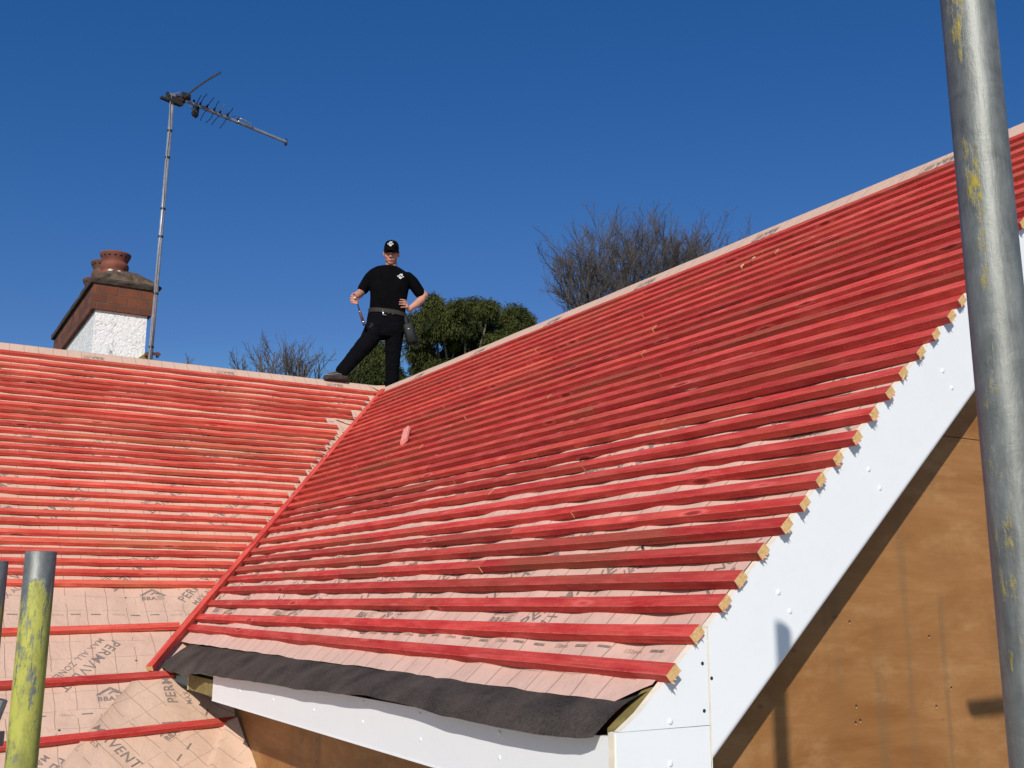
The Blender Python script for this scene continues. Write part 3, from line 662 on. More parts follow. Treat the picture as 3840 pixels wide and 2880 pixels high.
def G(y, off, x=XB1):      # point on the bargeboard face, off = distance below the roof plane
    n = NR; # in the plane x = const
    z = (-off + 0 - n.y * y) / n.z; return V((x, y, z))
# main bargeboard, lower edge rounded back, and its mirror on the far slope
def barge(sgn):
    mb = MB(); prof = [(.0, 0), (.001, 0)]; N = 40; ya, yb = -2.6575, 0.0
    # width tapers a little as on the photo
    def wid(y): return .274 - .010 * (y + 2.6575) / 1.3 if y < -1.3 else .262
    rows = []
    for i in range(N + 1):
        y = ya + (yb - ya) * i / N; w = .268
        r = .022
        pts = [(XB0, 0.0), (XB1, 0.0)] + [(XB1 - r + r * math.cos(a), w - r + r * math.sin(a)) for a in [k * PI / 2 / 6 for k in range(7)]] + [(XB0, w)]
        rows.append([V((p[0], -G(y, p[1]).y if sgn < 0 else G(y, p[1]).y, G(y, p[1]).z)) for p in pts])
    n = len(rows[0]); vs = [p for r_ in rows for p in r_]; fs = []; ms = []
    for i in range(N):
        for k in range(n):
            a = i * n + k; b = i * n + (k + 1) % n; q = (a, b, b + n, a + n) if sgn > 0 else (a, a + n, b + n, b); mb.add([vs[t_] for t_ in q], [(0, 1, 2, 3)], 1 if k == 0 else 0)
    mb.add(rows[0], [tuple(range(n))[::-1]], 1); return mb
def weld(o):
    bm = bmesh.new(); bm.from_mesh(o.data); bmesh.ops.remove_doubles(bm, verts=bm.verts[:], dist=1e-5); bmesh.ops.recalc_face_normals(bm, faces=bm.faces[:]); bm.to_mesh(o.data); bm.free()
bar = part(barge(1), 'bargeboard', [M['pvc'], M['pvc_core']], house); weld(bar)
o = part(barge(-1), 'bargeboard', [M['pvc'], M['pvc_core']], house); weld(o)
for (x_, y_), (ox, oy, s_) in [((1053, 150), (2900, 1300, .603)), ((1110, 255), (2900, 1300, .603)), ((593, 763), (2900, 1300, .603)), ((662, 880), (2900, 1300, .603)), ((32, 1528), (2900, 1300, .603)), ((103, 1645), (2900, 1300, .603)), ((1545, 418), (2100, 2000, .5304)), ((1630, 555), (2100, 2000, .5304))][:6]:
    part(dome(onplane(ox + x_ * s_, oy + y_ * s_, (1, 0, 0), XB1), V((1, 0, 0)), .0078, .0038), 'screw_cap', [M['cap']], bar, True)
hole = lambda x_, y_: onplane(2100 + x_ * .5304, 2000 + y_ * .5304, (1, 0, 0), XB1)
part(dome(hole(1072, 1025), V((1, 0, 0)), .0052, .0012), 'screw_hole', [M['black_plastic']], bar)
# sealant joint
mb = MB(); a = G(-2.664, .0); b = G(-2.657, .0); mb.add([V((XB1 + .0012, -2.6635, a.z - .03)), V((XB1 + .0012, -2.6580, a.z - .03)), V((XB1 + .0012, -2.6585, -2.90)), V((XB1 + .0012, -2.6625, -2.90))], [(0, 3, 2, 1)])
part(mb, 'sealant_joint', [M['pvc_core']], house)
# boxed end of the eaves: a triangle above a square
zt = -2.644
mb = MB(); tri = [V((XB0, -2.962, zt + .0002)), V((XB0, -2.6625, zt + .0012)), V((XB0, -2.6625, G(-2.6625, 0).z)), V((XB0, G(-2.9, 0).y, G(-2.9, 0).z))]
mb.prism(tri, (XB1 - XB0 - .0005, 0, 0), 0, 1); kt = part(mb, 'eaves_end_board', [M['pvc'], M['pvc_core']], house)
mb = MB(); mb.abox((XB0 - .0, -2.976, -2.86), (XB1, -2.6630, zt - .0006), 0); 
mb.abox((XB0 - .002, -2.9805, -2.858), (XB1 - .003, -2.976, zt - .002), 1); kb = part(mb, 'eaves_end_board', [M['pvc'], M['pvc_core']], house)
for x_, y_, par in ((780, 1330, kt), (780, 1630, kb)): part(dome(hole(x_, y_), V((1, 0, 0)), .0078, .0038), 'screw_cap', [M['cap']], par, True)
for x_, y_ in ((1007, 920), (1020, 1255)): part(dome(hole(x_, y_), V((1, 0, 0)), .0052, .0012), 'screw_hole', [M['black_plastic']], kt)
# timber under the felt at the verge, and the bearer at the left end of the fascia
mb = MB(); mb.prism([RP(8.118, 3.80, -.004), RP(8.150, 3.80, -.004), V((8.150, -2.955, -2.640)), V((8.118, -2.955, -2.640))], (0, 0, -.03)); part(mb, 'verge_timber', [M['timber']], house)
mb = MB(); mb.abox((3.945, -2.972, -2.838), (4.4965, -2.90, -2.752), 0); mb.abox((3.935, -2.974, -2.840), (3.945, -2.90, -2.751), 1); part(mb, 'eaves_bearer', [M['timber'], M['timber_end']], house)
mb = MB(); mb.abox((4.5, -2.955, -2.856), (8.15, -2.672, -2.850)); part(mb, 'soffit_board', [M['pvc']], house)
# plywood walls
XW, YW = 8.009, -2.66
mb = MB(); top = lambda y: -abs(y) * s1 / c1 - .07
seam = onplane(2900 + 1050 * .603, 1300 + 553 * .603, (1, 0, 0), XW).z
ys = (abs(seam + .07)) * c1 / s1
mb = MB(); mb.prism([V((XW - .018, YW + .001, -4.0)), V((XW - .018, -YW, -4.0)), V((XW - .018, -YW, top(YW))), V((XW - .018, ys, seam - .0015)), V((XW - .018, -ys, seam - .0015)), V((XW - .018, YW + .001, top(YW)))], (.018, 0, 0)); gp = part(mb, 'gable_sheet', [M['ply_x']], house)
mb = MB(); mb.prism([V((XW - .018, -ys, seam + .0015)), V((XW - .018, ys, seam + .0015)), V((XW - .018, 0, -.07))], (.018, 0, 0)); gp2 = part(mb, 'gable_sheet', [M['ply_x']], house)
mb = MB(); mb.prism([V((XW - .045, YW + .03, -4)), V((XW - .045, -YW - .03, -4)), V((XW - .045, 0, -.1))], (.02, 0, 0)); part(mb, 'gable_backing', [M['black_plastic']], house)
mbs = MB()
for x_, y_ in ((670, 72), (1372, 200), (2063, 283), (1437, 817), (725, 962), (765, 942), (730, 816), (1568, 655), (2168, 1195)):
    P = onplane(2900 + x_ * .425, 2300 + y_ * .425, (1, 0, 0), XW)
    h_ = MB(); h_.lathe(P + V((.0005, 0, 0)), [(.0042, 0), (.0042, .0006), (.0001, .0007)], 9, 0, V((1, 0, 0))); h_.path([P + V((.001, -.002, -.003)), P + V((.002, .001, -.008))], .0010, 5, 1)
    part(h_, 'screw_hole', [M['black_plastic'], M['splinter']], gp)
# side wall of the wing below the fascia
mb = MB(); xs_ = [3.45, 5.30, 6.52, 7.74, XW - .0185]
for a, b in zip(xs_, xs_[1:]):
    m2 = MB(); m2.abox((a + .001, YW, -4.0), (b - .001, YW + .018, -2.40)); part(m2, 'wall_sheet', [M['ply_y']], house)
m2 = MB(); m2.abox((3.45, YW + .019, -4), (XW - .05, YW + .03, -2.5)); part(m2, 'wall_backing', [M['black_plastic']], house)
# masonry below, out of sight in the photo but there
mb = MB(); mb.abox((4.2, YW + .03, -6.5), (8.0, -YW, -4.0)); mb.abox((-4.0, -8.4, -6.5), (4.2, 3.3, -4.05)); part(mb, 'wall', [M['wall']], house)

# ---- chimney
XC = -.5; by0, by1, bz0, bz1 = -3.046, -2.455, .578, .848; XF = -3.29
mb = MB(); mb.abox((XF + .04, -3.005, -1.6), (XC - .035, -2.492, bz0 + .004)); chim = part(mb, 'chimney', [M['render']], house)
mb = MB(); mb.abox((XF, by0, bz0), (XC, by1, bz1)); part(mb, 'brick_band', [M['brick']], chim)
# sooty lead-like drip course and mortar cap
random.seed(3)
mb = MB()
def ringrect(x0, x1, y0, y1, z, jit, n=14):
    pts = []
    for (ax, ay), (bx, by) in (((x1, y0), (x1, y1)), ((x1, y1), (x0, y1)), ((x0, y1), (x0, y0)), ((x0, y0), (x1, y0))):
        for k in range(n):
            t = k / n; pts.append(V((ax + (bx - ax) * t + random.uniform(-jit, jit), ay + (by - ay) * t + random.uniform(-jit, jit), z + random.uniform(-jit, jit) * .7)))
    return pts
rings = [ringrect(XF - .03, XC + .02, by0 - .03, by1 + .055, bz1 + .001, .002), ringrect(XF - .06, XC + .035, by0 - .035, by1 + .075, bz1 + .035, .006), ringrect(XF - .055, XC + .03, by0 - .03, by1 + .07, bz1 + .055, .006)]
n = len(rings[0]); mb.add([p for r_ in rings for p in r_], [(i * n + k, i * n + (k + 1) % n, (i + 1) * n + (k + 1) % n, (i + 1) * n + k) for i in range(2) for k in range(n)]); mb.add(rings[0], [tuple(range(n))[::-1]]); mb.add(rings[2], [tuple(range(n))])
part(mb, 'chimney_slab', [M['slab']], chim)
rings = [ringrect(XF - .04, XC + .018, by0 - .02, by1 + .06, bz1 + .056, .004), ringrect(XF + .02, XC - .04, by0 + .07, by1 - .02, bz1 + .125, .010), ringrect(XF + .14, XC - .13, by0 + .19, by1 - .17, bz1 + .205, .012), ringrect(XF + .2, XC - .19, by0 + .22, by1 - .2, bz1 + .22, .010)]
mb = MB(); mb.add([p for r_ in rings for p in r_], [(i * n + k, i * n + (k + 1) % n, (i + 1) * n + (k + 1) % n, (i + 1) * n + k) for i in range(3) for k in range(n)]); mb.add(rings[-1], [tuple(range(n))])
part(mb, 'chimney_cap', [M['flaunch']], chim)
for (px_, py_), r_ in (((415, 1015), .032), ((447, 1019), .022)):
    P = onplane(px_, py_, (1, 0, 0), XC - .13); mb = MB(); mb.ell(P, (.03, 0, 0), (0, r_, 0), (0, 0, r_ * .6), 8); part(mb, 'mortar_lump', [M['pale_patch']], chim, True)
def pot(px_, py_, mat, r, yc=-2.75):
    P = onplane(px_, py_, (0, 1, 0), yc); zt_ = P.z; x_ = P.x
    prof = [(r * .92, -.50), (r * .92, -.26), (r * .86, -.225), (r * .80, -.205), (r * .84, -.19), (r * .90, -.165), (r * .905, -.14), (r * .86, -.115), (r * .79, -.108), (r * .785, -.098), (r * .84, -.075), (r * .95, -.03), (r, -.012), (r * .995, 0), (r * .92, .002), (r * .89, -.02), (r * .70, -.10), (r * .66, -.5)]
    mb = MB(); mb.lathe((x_, yc, zt_), prof, 32, 0)
    for k in range(16):
        an = 2 * PI * (k + .5) / 16; n_ = V((math.cos(an), math.sin(an), -.42)).normalized(); c = V((x_ + math.cos(an) * r * .925, yc + math.sin(an) * r * .925, zt_ - .042))
        mb.lathe(c - n_ * .01, [(.0125, 0), (.0125, .0115), (.0002, .0118)], 10, 1, n_)
    part(mb, 'chimney_pot', [mat, M['black_plastic']], chim, True); return round(x_, 2), round(zt_, 2)
wg = [onplane(a, b, (1, 0, 0), XC + .02) for a, b in ((520, 1341), (556, 1317), (558, 1345), (520, 1352))]
mb = MB(); mb.prism(wg, (-.06, 0, 0)); part(mb, 'flashing_wedge', [M['timber']], chim)
print('POTS', pot(434, 955, M['terracotta'], .163), pot(398, 988, M['terracotta_dull'], .163), pot(361, 1052, M['terracotta_dull'], .15))
# ================================================================== TV AERIAL
m0 = onplane(564, 1337, (1, 0, 0), -.425); m1 = onplane(646, 384, (1, 0, 0), -.425)
aer = empty('television_aerial', m0, 'television aerial with long boom on a tall grey mast clamped beside the chimney', 'aerial')
md = (m1 - m0).normalized(); mb = MB(); mb.path([m0 - md * .55, m1], .0235, 16); part(mb, 'mast', [M['alu']], aer, True)
for cx, cy, ox, oy, s_ in ((1108, 380, 150, 220, .4521), (1085, 602, 150, 220, .4521), (1063, 823, 150, 220, .4521), (1017, 1247, 150, 220, .4521), (999, 1478, 150, 220, .4521), (1340, 465, 0, 900, .434), (1297, 925, 0, 900, .434)):
    P = onplane(ox + cx * s_, oy + cy * s_, (1, 0, 0), -.425); t_ = (P - m0).dot(md); c = m0 + md * t_
    mb = MB(); mb.path([c - md * .011, c + md * .011], .0265, 14); part(mb, 'tape_band', [M['black_plastic']], aer, True)
zb = m1.z + .085
e0 = onplane(625, 349, (0, 0, 1), zb); e1 = onplane(1072, 532, (0, 0, 1), zb); bd = (e1 - e0).normalized(); bn = V((0, 0, 1)).cross(bd)
mb = MB(); mb.box((e0 + e1) / 2, bd * ((e1 - e0).length / 2), bn * .014, (0, 0, .014)); boom = part(mb, 'boom', [M['alu']], aer)
mb = MB(); c = e0 + bd * .28; mb.box(e0 + bd * .012, bd * .014, bn * .014, (0, 0, .014)); mb.box(e1, bd * .012, bn * .013, (0, 0, .013)); mb.box(e1 + bd * .004, bd * .006, bn * .008, (0, 0, .045)); mb.box(e1 + V((0, 0, -.028)), bd * .012, bn * .014, (0, 0, .012)); part(mb, 'end_cap', [M['aerial_dark']], boom)
mb = MB(); c = e0 + bd * .20
mb.box(m1 + V((0, 0, .03)) + bd * .02, bd * .09, bn * .028, (0, 0, .035)); mb.box(m1 + V((0, 0, .005)) - bd * .09, bd * .05, bn * .02, (0, 0, .012)); mb.path([m1 - bd * .12 + bn * .02, m1 + bd * .12 + bn * .02 + V((0, 0, .03))], .008, 6); part(mb, 'clamp', [M['aerial_dark']], aer)
mb = MB(); mb.box(e0 + bd * .15 + V((0, 0, .008)), bd * .05, bn * .016, (0, 0, .018)); part(mb, 'clip', [M['aerial_rust']], aer)
# reflector: two slotted wings
root = at(697, 360, (e0 - CAM).dot(cf) + .02); tip = at(828, 271, (e0 - CAM).dot(cf) - .06); wv = ray(760, 315).normalized() * .34 + V((0, 0, .014))
def wing(a, b, w, n):
    mb = MB(); nn = (b - a).cross(w).normalized()
    for k in range(n):
        t0, t1 = k / n, (k + .72) / n
        for q0, q1 in ((0, .18), (.24, .42), (.48, .66), (.72, 1)):
            bowf = lambda t: (V((0, 0, 1)) * .018 * math.sin(PI * t))
            p = a.lerp(b, t0) + bowf(t0); r_ = a.lerp(b, t1) + bowf(t1)
            mb.prism([p + w * (q0 - .5), r_ + w * (q0 - .5), r_ + w * (q1 - .5), p + w * (q1 - .5)], nn * .004)
    for q0 in (-.5, .5): mb.path([a.lerp(b, k / 8) + V((0, 0, .018 * math.sin(PI * k / 8))) + w * q0 for k in range(9)], .0065, 6)
    return mb
part(wing(root, tip, wv, 9), 'reflector', [M['aerial_dark']], aer)
r2 = at(697, 362, (e0 - CAM).dot(cf)); t2 = at(688, 392, (e0 - CAM).dot(cf) + .16); part(wing(r2, t2, bn * .07 + bd * .02, 4), 'reflector', [M['aerial_dark']], aer)
mb = MB(); mb.box((root + r2) / 2, bd * .05, bn * .02, (0, 0, .03)); part(mb, 'reflector_bracket', [M['aerial_dark']], aer)
random.seed(21)
for i, dst in enumerate((.41, .495, .590, .665, .765, .905)):
    c = e0 + bd * dst; mb = MB()
    mb.prism([c + bd * -.020 + V((0, 0, -.014)), c + bd * .020 + V((0, 0, -.014)), c + bd * .016 + V((0, 0, .016)), c + bd * -.006 + V((0, 0, .030)) + V((.03, 0, .0)), c + bd * -.018 + V((0, 0, .014))], bn * .012)
    mb.prism([c - bn * .006 + bd * -.018 + V((0, 0, .010)), c - bn * .006 + bd * .016 + V((0, 0, .010)), c + V((.085, 0, .022))], V((0, 0, .012)))
    d = part(mb, 'director', [M['aerial_dark']], aer)
    mb = MB(); X = V((1, 0, 0)); j = lambda s: random.uniform(-s, s)
    if i < 5:
        mb.path([c + V((.06, 0, .016)), c + V((.17, j(.01), .025)), c + V((.27 - .01 * i, j(.02), .03 + j(.01)))], .0042, 6, 1 if i == 3 else 0)
        mb.path([c - V((.02, 0, .01)), c - V((.15, j(.01), .012)), c - V((.29 - .02 * (i == 0), j(.02), .012))], .0042, 6, 0)
        mb.path([c + V((0, 0, .01)), c + bd * .05 + V((.03, 0, .012)), c + bd * .10 + V((.06, 0, .03))], .003, 5, 0)
        mb.path([c + V((0, 0, .0)), c - X * .12 + V((0, .02, .05))], .003, 5, 0)
    else:
        mb.path([c + V((.06, 0, .018)), c + bd * .05 + V((.07, 0, .022)), c + bd * .16 + V((.045, 0, .022)), c + bd * .20 + V((.03, 0, .02))], .0085, 6, 1)
        mb.path([c + V((.03, 0, .0)), c + bd * .08 + V((.03, 0, -.01)), c + bd * .16 + V((.03, 0, -.004))], .0085, 6, 1)
    part(mb, 'rod', [M['aerial_dark'], M['alu_bright']], d, True)
mb = MB(); c = e0 + bd * .335
mb.path([c + V((0, 0, .05)), c + V((0, 0, .0)), c - bn * .02 + bd * .0 + V((0, 0, -.06)), c + bd * .0 + V((0, 0, -.135)), c + bd * .035 + V((0, 0, -.145)), c + bd * .055 + V((0, 0, -.09)), c + bd * .06 + V((0, 0, -.01))], .013, 8); mb.box(c + bd * .03 + V((0, 0, -.085)), bd * .025, bn * .022, (0, 0, .05)); mb.path([c + bd * .03 + V((-.20, 0, -.02)), c + bd * .03 + V((.20, 0, .03))], .0045, 6); part(mb, 'dipole', [M['aerial_dark']], aer, True)
mb = MB(); mb.path([m0 - md * .3 + V((.028, -.012, 0))] + [m0 + md * (t_ * .25) + V((.028 + .004 * math.sin(t_ * 2.1), -.012 + .005 * math.sin(t_ * 1.3), 0)) for t_ in range(0, 11)] + [m1 + V((.03, -.03, -.06)), m1 + V((.035, -.02, .07)), m1 + bd * .08 + V((.03, 0, .14)), m1 + bd * .18 + V((.03, 0, .09)), m1 + bd * .26 + V((.02, 0, -.03)), e0 + bd * .345 + V((.01, 0, -.13)), e0 + bd * .375 + V((0, 0, -.14))], .0045, 6); part(mb, 'cable', [M['cable']], aer, True)
bk_ = onplane(574, 1330, (1, 0, 0), -.425); mb = MB(); mb.path([bk_ + V((0, -.04, -.002)), bk_ + V((-.0, .075, .012))], .010, 6); mb.path([bk_ + V((0, -.03, .012)), bk_ + V((0, .06, .03))], .006, 6); mb.box(bk_ + V((-.02, .05, .005)), (.03, 0, 0), (0, .012, 0), (0, 0, .022)); mb.box(bk_ + V((-.06, -.06, 0)), (.06, 0, 0), (0, .012, 0), (0, 0, .018)); part(mb, 'bracket', [M['aerial_rust']], aer)

# ================================================================== SCAFFOLD
def tube(name, top, bottom, mat, label, r=.02415, group='scaffold tubes around the roof'):
    top = V(top); bottom = V(bottom); ax = (bottom - top); L = ax.length
    mb = MB(); n = 48; prof = [(r - .004, -.25), (r - .004, -.0007), (r - .0030, 0), (r - .001, 0), (r, -.001)] + [(r, -L * k / 24) for k in range(1, 25)] + [(r - .004, -L), (r - .004, -L + .2)]
    mb.lathe((0, 0, 0), prof, n, 0); me = mb.mesh(name, [mat], True); o = bpy.data.objects.new(name, me); col.objects.link(o); ORI[o.name] = top
    o.location = top; o.rotation_mode = 'QUATERNION'; o.rotation_quaternion = V((0, 0, -1)).rotation_difference(ax.normalized()); o.data.transform(Matrix.Identity(4))
    return tag(o, label, 'scaffold tube', group)
va_ = lambda p: math.atan2((CAM - p).y, (CAM - p).x)
rp = at(3765, 1444, .93)
M['zinc_R'] = m_scaffold('galvanised tube with paint traces', (.40, .31, .03), .515, (va_(rp) - .50, .50))
M['yellow_tube'] = m_scaffold('yellow painted tube worn to zinc', (.43, .42, .078), .428, None)
M['yellow_dark'] = m_scaffold('dull yellow painted tube', (.44, .37, .03), .47, None)
M['zinc_plain'] = m_scaffold('plain galvanised tube', (.4, .4, .1), .95, (0, .1))
tube('scaffold_tube', (rp.x, rp.y, -2.39 + (rp.x - 8.184) * SUN.z / SUN.x), (rp.x, rp.y, -6.5), M['zinc_R'], 'tall galvanised scaffold tube with flaking yellow streaks standing before the gable')
lp = at(154.5, 2068, 1.71); tube('scaffold_tube', lp, (lp.x, lp.y, -6.5), M['yellow_tube'], 'bright yellow scaffold tube worn grey at its cut top end')
l2 = at(-16, 2103, 2.12); tube('scaffold_tube', l2, (l2.x, l2.y, -6.5), M['yellow_dark'], 'dull dark scaffold tube at the left edge behind the yellow one')
hs = onplane(3640, 2660, (1, 0, 0), XW); hp = hs + SUN * ((rp.x + .05 - XW) / SUN.x)
tube('scaffold_tube', hp, (hp.x, hp.y + 4.2, hp.z + .07), M['zinc_plain'], 'level scaffold tube whose shadow bar falls on the plywood gable')
tube('scaffold_tube', (hp.x - .05, hp.y + 3.9, -.5), (hp.x - .05, hp.y + 3.9, -6.5), M['zinc_plain'], 'upright scaffold tube holding the far end of the level tube')
cpos = at(-2, 2745, 2.12); cpl = empty('scaffold_coupler', cpos, 'dark steel coupler clamped round the dull scaffold tube at the left edge', 'scaffold coupler')
mb = MB(); cz = V((l2.x, l2.y, cpos.z)); mb.lathe(cz + V((0, 0, -.03)), [(.0245, 0), (.034, 0), (.034, .045), (.0245, .045)], 24); part(mb, 'collar', [M['black_plastic']], cpl, True)
dv = cr.copy(); dv.z = 0; dv.normalize(); mb = MB(); mb.box(cz + dv * .036 + V((0, 0, -.005)), dv * .010, V((0, 0, 1)).cross(dv) * .014, (0, 0, .014)); mb.path([cz + dv * .03 + V((0, 0, .03)), cz + dv * .042 + V((0, 0, .07))], .010, 8); part(mb, 'bolt', [M['zinc_plain']], cpl)

# ================================================================== OFFCUT AND SHAVINGS ON THE BATTENS
xa, sa = onR(1516, 1661, .034); xb, sb = onR(1529, 1612, .05); A = RP(xa, sa, .031); B = RP(xb, sb, .050); ax = (B - A).normalized(); sx_ = (V((1, 0, 0)) - ax * ax.x).normalized(); nz_ = sx_.cross(ax); nz_ = nz_ if nz_.z > 0 else -nz_
mb = MB(); L = (B - A).length; r_ = [(-.030, 0), (.030, 0), (.030, .018), (.022, .025), (-.022, .025), (-.030, .018)]
mb.prism([A + sx_ * a + nz_ * b for a, b in r_], ax * L); o = mb.build('batten_offcut', [M['peg_wood']]); tag(o, 'short pale pink batten offcut lying across the red battens of the wing', 'offcut')
def shaving(pts, label, h=.034):
    mb = MB(); P = [RP(*onR(a, b, h + c), h + c) for a, b, c in pts]; mb.path(P, [.003] + [.006] * (len(P) - 2) + [.002], 6, flat=.35); o = mb.build('wood_shaving', [M['splinter']], smooth=True); tag(o, label, 'wood shaving')
shaving([(2790, 990, .03), (2780, 1000, .03), (2783, 1008, .01), (2786, 1016, .0)], 'hooked pale wood shaving on the upper battens of the wing')
shaving([(2832, 963, .02), (2822, 970, .015), (2812, 981, .0)], 'straight pale wood splinter lying just right of the hooked shaving')

# ================================================================== THE ROOFER
def cloth(name, c, var, sc_=9, rough=.85):
    t = NT(name); ob = t.coord('Object'); a = t.noise(ob, sc_, 4); b = t.noise(ob, 200, 2)
    t.set(t.mix(t.ramp(a, [(.35, 0.0), (.7, 1.0)]), c, tuple(x * var for x in c)), .95, 0.0, .05); t.bump(t.math('ADD', t.math('MULTIPLY', t.noise(ob, 9, 3, .5, .8), 1.0), t.math('MULTIPLY', b, .08)), .55, .03); return t.mat
M['shirt'] = cloth('black cotton shirt', (.0026, .0026, .0034), 1.5)
t = NT('black work trousers'); ob = t.coord('Object'); a = t.noise(ob, 9, 4); d = t.noise(ob, 7.5, 4, .6)
t.set(t.mix(t.ramp(d, [(.66, 0.0), (.74, .5)]), t.mix(a, (.0028, .0029, .0042), (.0056, .0058, .0078)), (.085, .078, .066)), .95, 0.0, .05); t.bump(t.noise(t.coord('Object', (1, 1, 1.7)), 8, 2, .5, 1.0), .45, .05); M['trousers'] = t.mat
t = NT('skin'); ob = t.coord('Object'); a = t.noise(ob, 22, 4)
t.set(t.mix(t.ramp(a, [(.35, 0.0), (.7, 1.0)]), (.50, .225, .155), (.60, .30, .22)), .52, 0.0, .4); t.b.inputs['Subsurface Weight'].default_value = .08; t.b.inputs['Subsurface Radius'].default_value = (.01, .004, .002); M['skin'] = t.mat
M['lips'] = simple('lips', (.30, .085, .075), .5, var=.1); M['hair'] = simple('dark brown hair', (.035, .02, .014), .7, var=.3); M['eye_white'] = simple('eye white', (.38, .34, .32), .3, var=.02, bump=0); M['iris'] = simple('dark iris', (.03, .025, .02), .2, bump=0)
M['cap_cloth'] = cloth('black cap cloth', (.0036, .0036, .0046), 1.5, 20); M['emblem'] = simple('white emblem print', (.80, .79, .74), .7, var=.05, bump=0)
M['webbing'] = simple('olive grey webbing', (.020, .0175, .011), .8, var=.4, scale=60); M['steel'] = simple('bright steel', (.78, .78, .76), .25, .9, var=.1)
M['shoe'] = simple('dark grey trainer', (.040, .039, .036), .75, var=.4, scale=30); M['shoe_light'] = simple('pale shoe trim', (.20, .19, .165), .8, var=.2); M['sole'] = simple('dark maroon rubber sole', (.030, .012, .012), .75, var=.4)
M['leather'] = simple('brown stacked leather grip', (.095, .033, .018), .5, var=.3, scale=60); M['pouch'] = simple('black leather pouch', (.0042, .0042, .0042), .7, var=.5, scale=12, bump=.3)
O = at(1452, 1452, 11.62); fh = (O - CAM); fh.z = 0; fh.normalize(); rX = V((fh.y * 1, -fh.x, 0)); rX = rX if rX.dot(cr) > 0 else -rX; UP = V((0, 0, 1))
def mp(x, y, dy=0.0): return onplane(x, y, fh, fh.dot(O) + dy)
MPX = 1 / 335.0
man = empty('person', O + V((0, 0, -.25)), 'man in black cap, t-shirt and work trousers standing astride the ridge, hand on hip', 'person')
# head frame looks down at the lens
HC = mp(1467.5, 952, -.02); hz = (CAM - HC).normalized(); hx = (rX - hz * rX.dot(hz)).normalized(); hx = (hx + hz * .06).normalized(); hz = (hz - hx * hz.dot(hx)).normalized(); hy = hz.cross(hx); hy = hy if hy.z > 0 else -hy
def hd(x, y, z): return HC + hx * x + hy * y + hz * z
sk = MB()
def E_(mb, c, r, n=20): mb.ell(hd(*c), hx * r[0], hz * r[2], hy * r[1], n)
E_(sk, (0, .035, -.015), (.077, .098, .095), 28); E_(sk, (0, -.045, .022), (.069, .078, .068), 24); E_(sk, (0, -.098, .055), (.034, .026, .030))
for sg in (-1, 1):
    E_(sk, (sg * .042, -.028, .052), (.030, .032, .030)); E_(sk, (sg * .056, .005, .025), (.022, .045, .045)); E_(sk, (sg * .083, -.006, -.006), (.013, .034, .021), 12); E_(sk, (sg * .087, .004, -.010), (.010, .022, .017), 10); E_(sk, (sg * .047, -.062, .014), (.023, .036, .036)); E_(sk, (sg * .012, -.040, .093), (.0105, .009, .011), 10)
sk.path([hd(-.05, .022, .070), hd(-.025, .026, .083), hd(0, .022, .086), hd(.025, .026, .083), hd(.05, .022, .070)], .012, 8)
sk.path([hd(0, .015, .086), hd(0, -.015, .098), hd(0, -.036, .108)], [.009, .011, .0145], 10)
sk.path([hd(-.024, -.068, .080), hd(0, -.064, .089), hd(.024, -.068, .080)], [.006, .009, .006], 8); sk.path([hd(-.020, -.078, .079), hd(0, -.080, .086), hd(.020, -.078, .079)], [.006, .009, .006], 8)
sk.path([hd(0, -.06, -.02), mp(1467, 1004, .03), mp(1466, 1022, .03)], [.063, .066, .072], 18)
def chain(mb, pts, n=16): mb.path([mp(*p[:3]) for p in pts], [p[3] for p in pts], n); [mb.ell(mp(*p[:3]), rX * p[3], fh * p[3], UP * p[3], 12) for p in pts]
chain(sk, [(1392, 1040, .02, .036), (1370, 1066, .02, .047), (1353, 1098, .01, .047), (1346, 1104, -.06, .048), (1339, 1110, -.15, .040), (1335, 1114, -.21, .030)])
chain(sk, [(1542, 1046, .02, .036), (1567, 1080, .04, .049), (1591, 1108, .06, .046), (1580, 1124, .04, .046), (1561, 1141, .01, .042), (1534, 1160, -.03, .029)])
# torso core joins arms and head into one body
sk.path([mp(1466, 1016, .03), mp(1464, 1060, .02), mp(1456, 1130, .01), mp(1452, 1200, .01)], [.07, .095, .09, .09], 20); sk.path([mp(1392, 1042, .02), mp(1466, 1036, .03), mp(1542, 1048, .02)], [.036, .07, .036], 16)
for lg in ([(1418, 1215, 0, .08), (1382, 1278, -.1, .075), (1340, 1325, -.2, .06), (1281, 1394, -.33, .042)], [(1484, 1215, 0, .08), (1476, 1290, .03, .075), (1472, 1350, .05, .06), (1468, 1455, .1, .045), (1467, 1520, .12, .042)]): chain(sk, lg)
# right hand closed round the hammer head
E2 = lambda p, r: sk.ell(mp(*p), rX * r[0], fh * r[1], UP * r[2], 14)
E2((1329, 1119, -.235), (.034, .032, .046))
for k, (y0, xl, xr, rr) in enumerate(((1109, 1318, 1340, .0105), (1118, 1315.5, 1342, .011), (1127, 1316, 1343, .0108), (1135, 1319, 1343, .0098))):
    chain(sk, [(xl + 4, y0, -.235, rr * 1.15), (xl, y0 + 1, -.262, rr * 1.1), ((xl + xr) / 2 - 4, y0 + 2, -.292, rr), (xr - 4, y0 + 3.5, -.285, rr * .95), (xr, y0 + 4, -.262, rr * .85)], 8)
chain(sk, [(1321, 1112, -.235, .013), (1322, 1103, -.262, .012), (1331, 1099, -.285, .0105), (1341, 1102, -.288, .009)], 8)
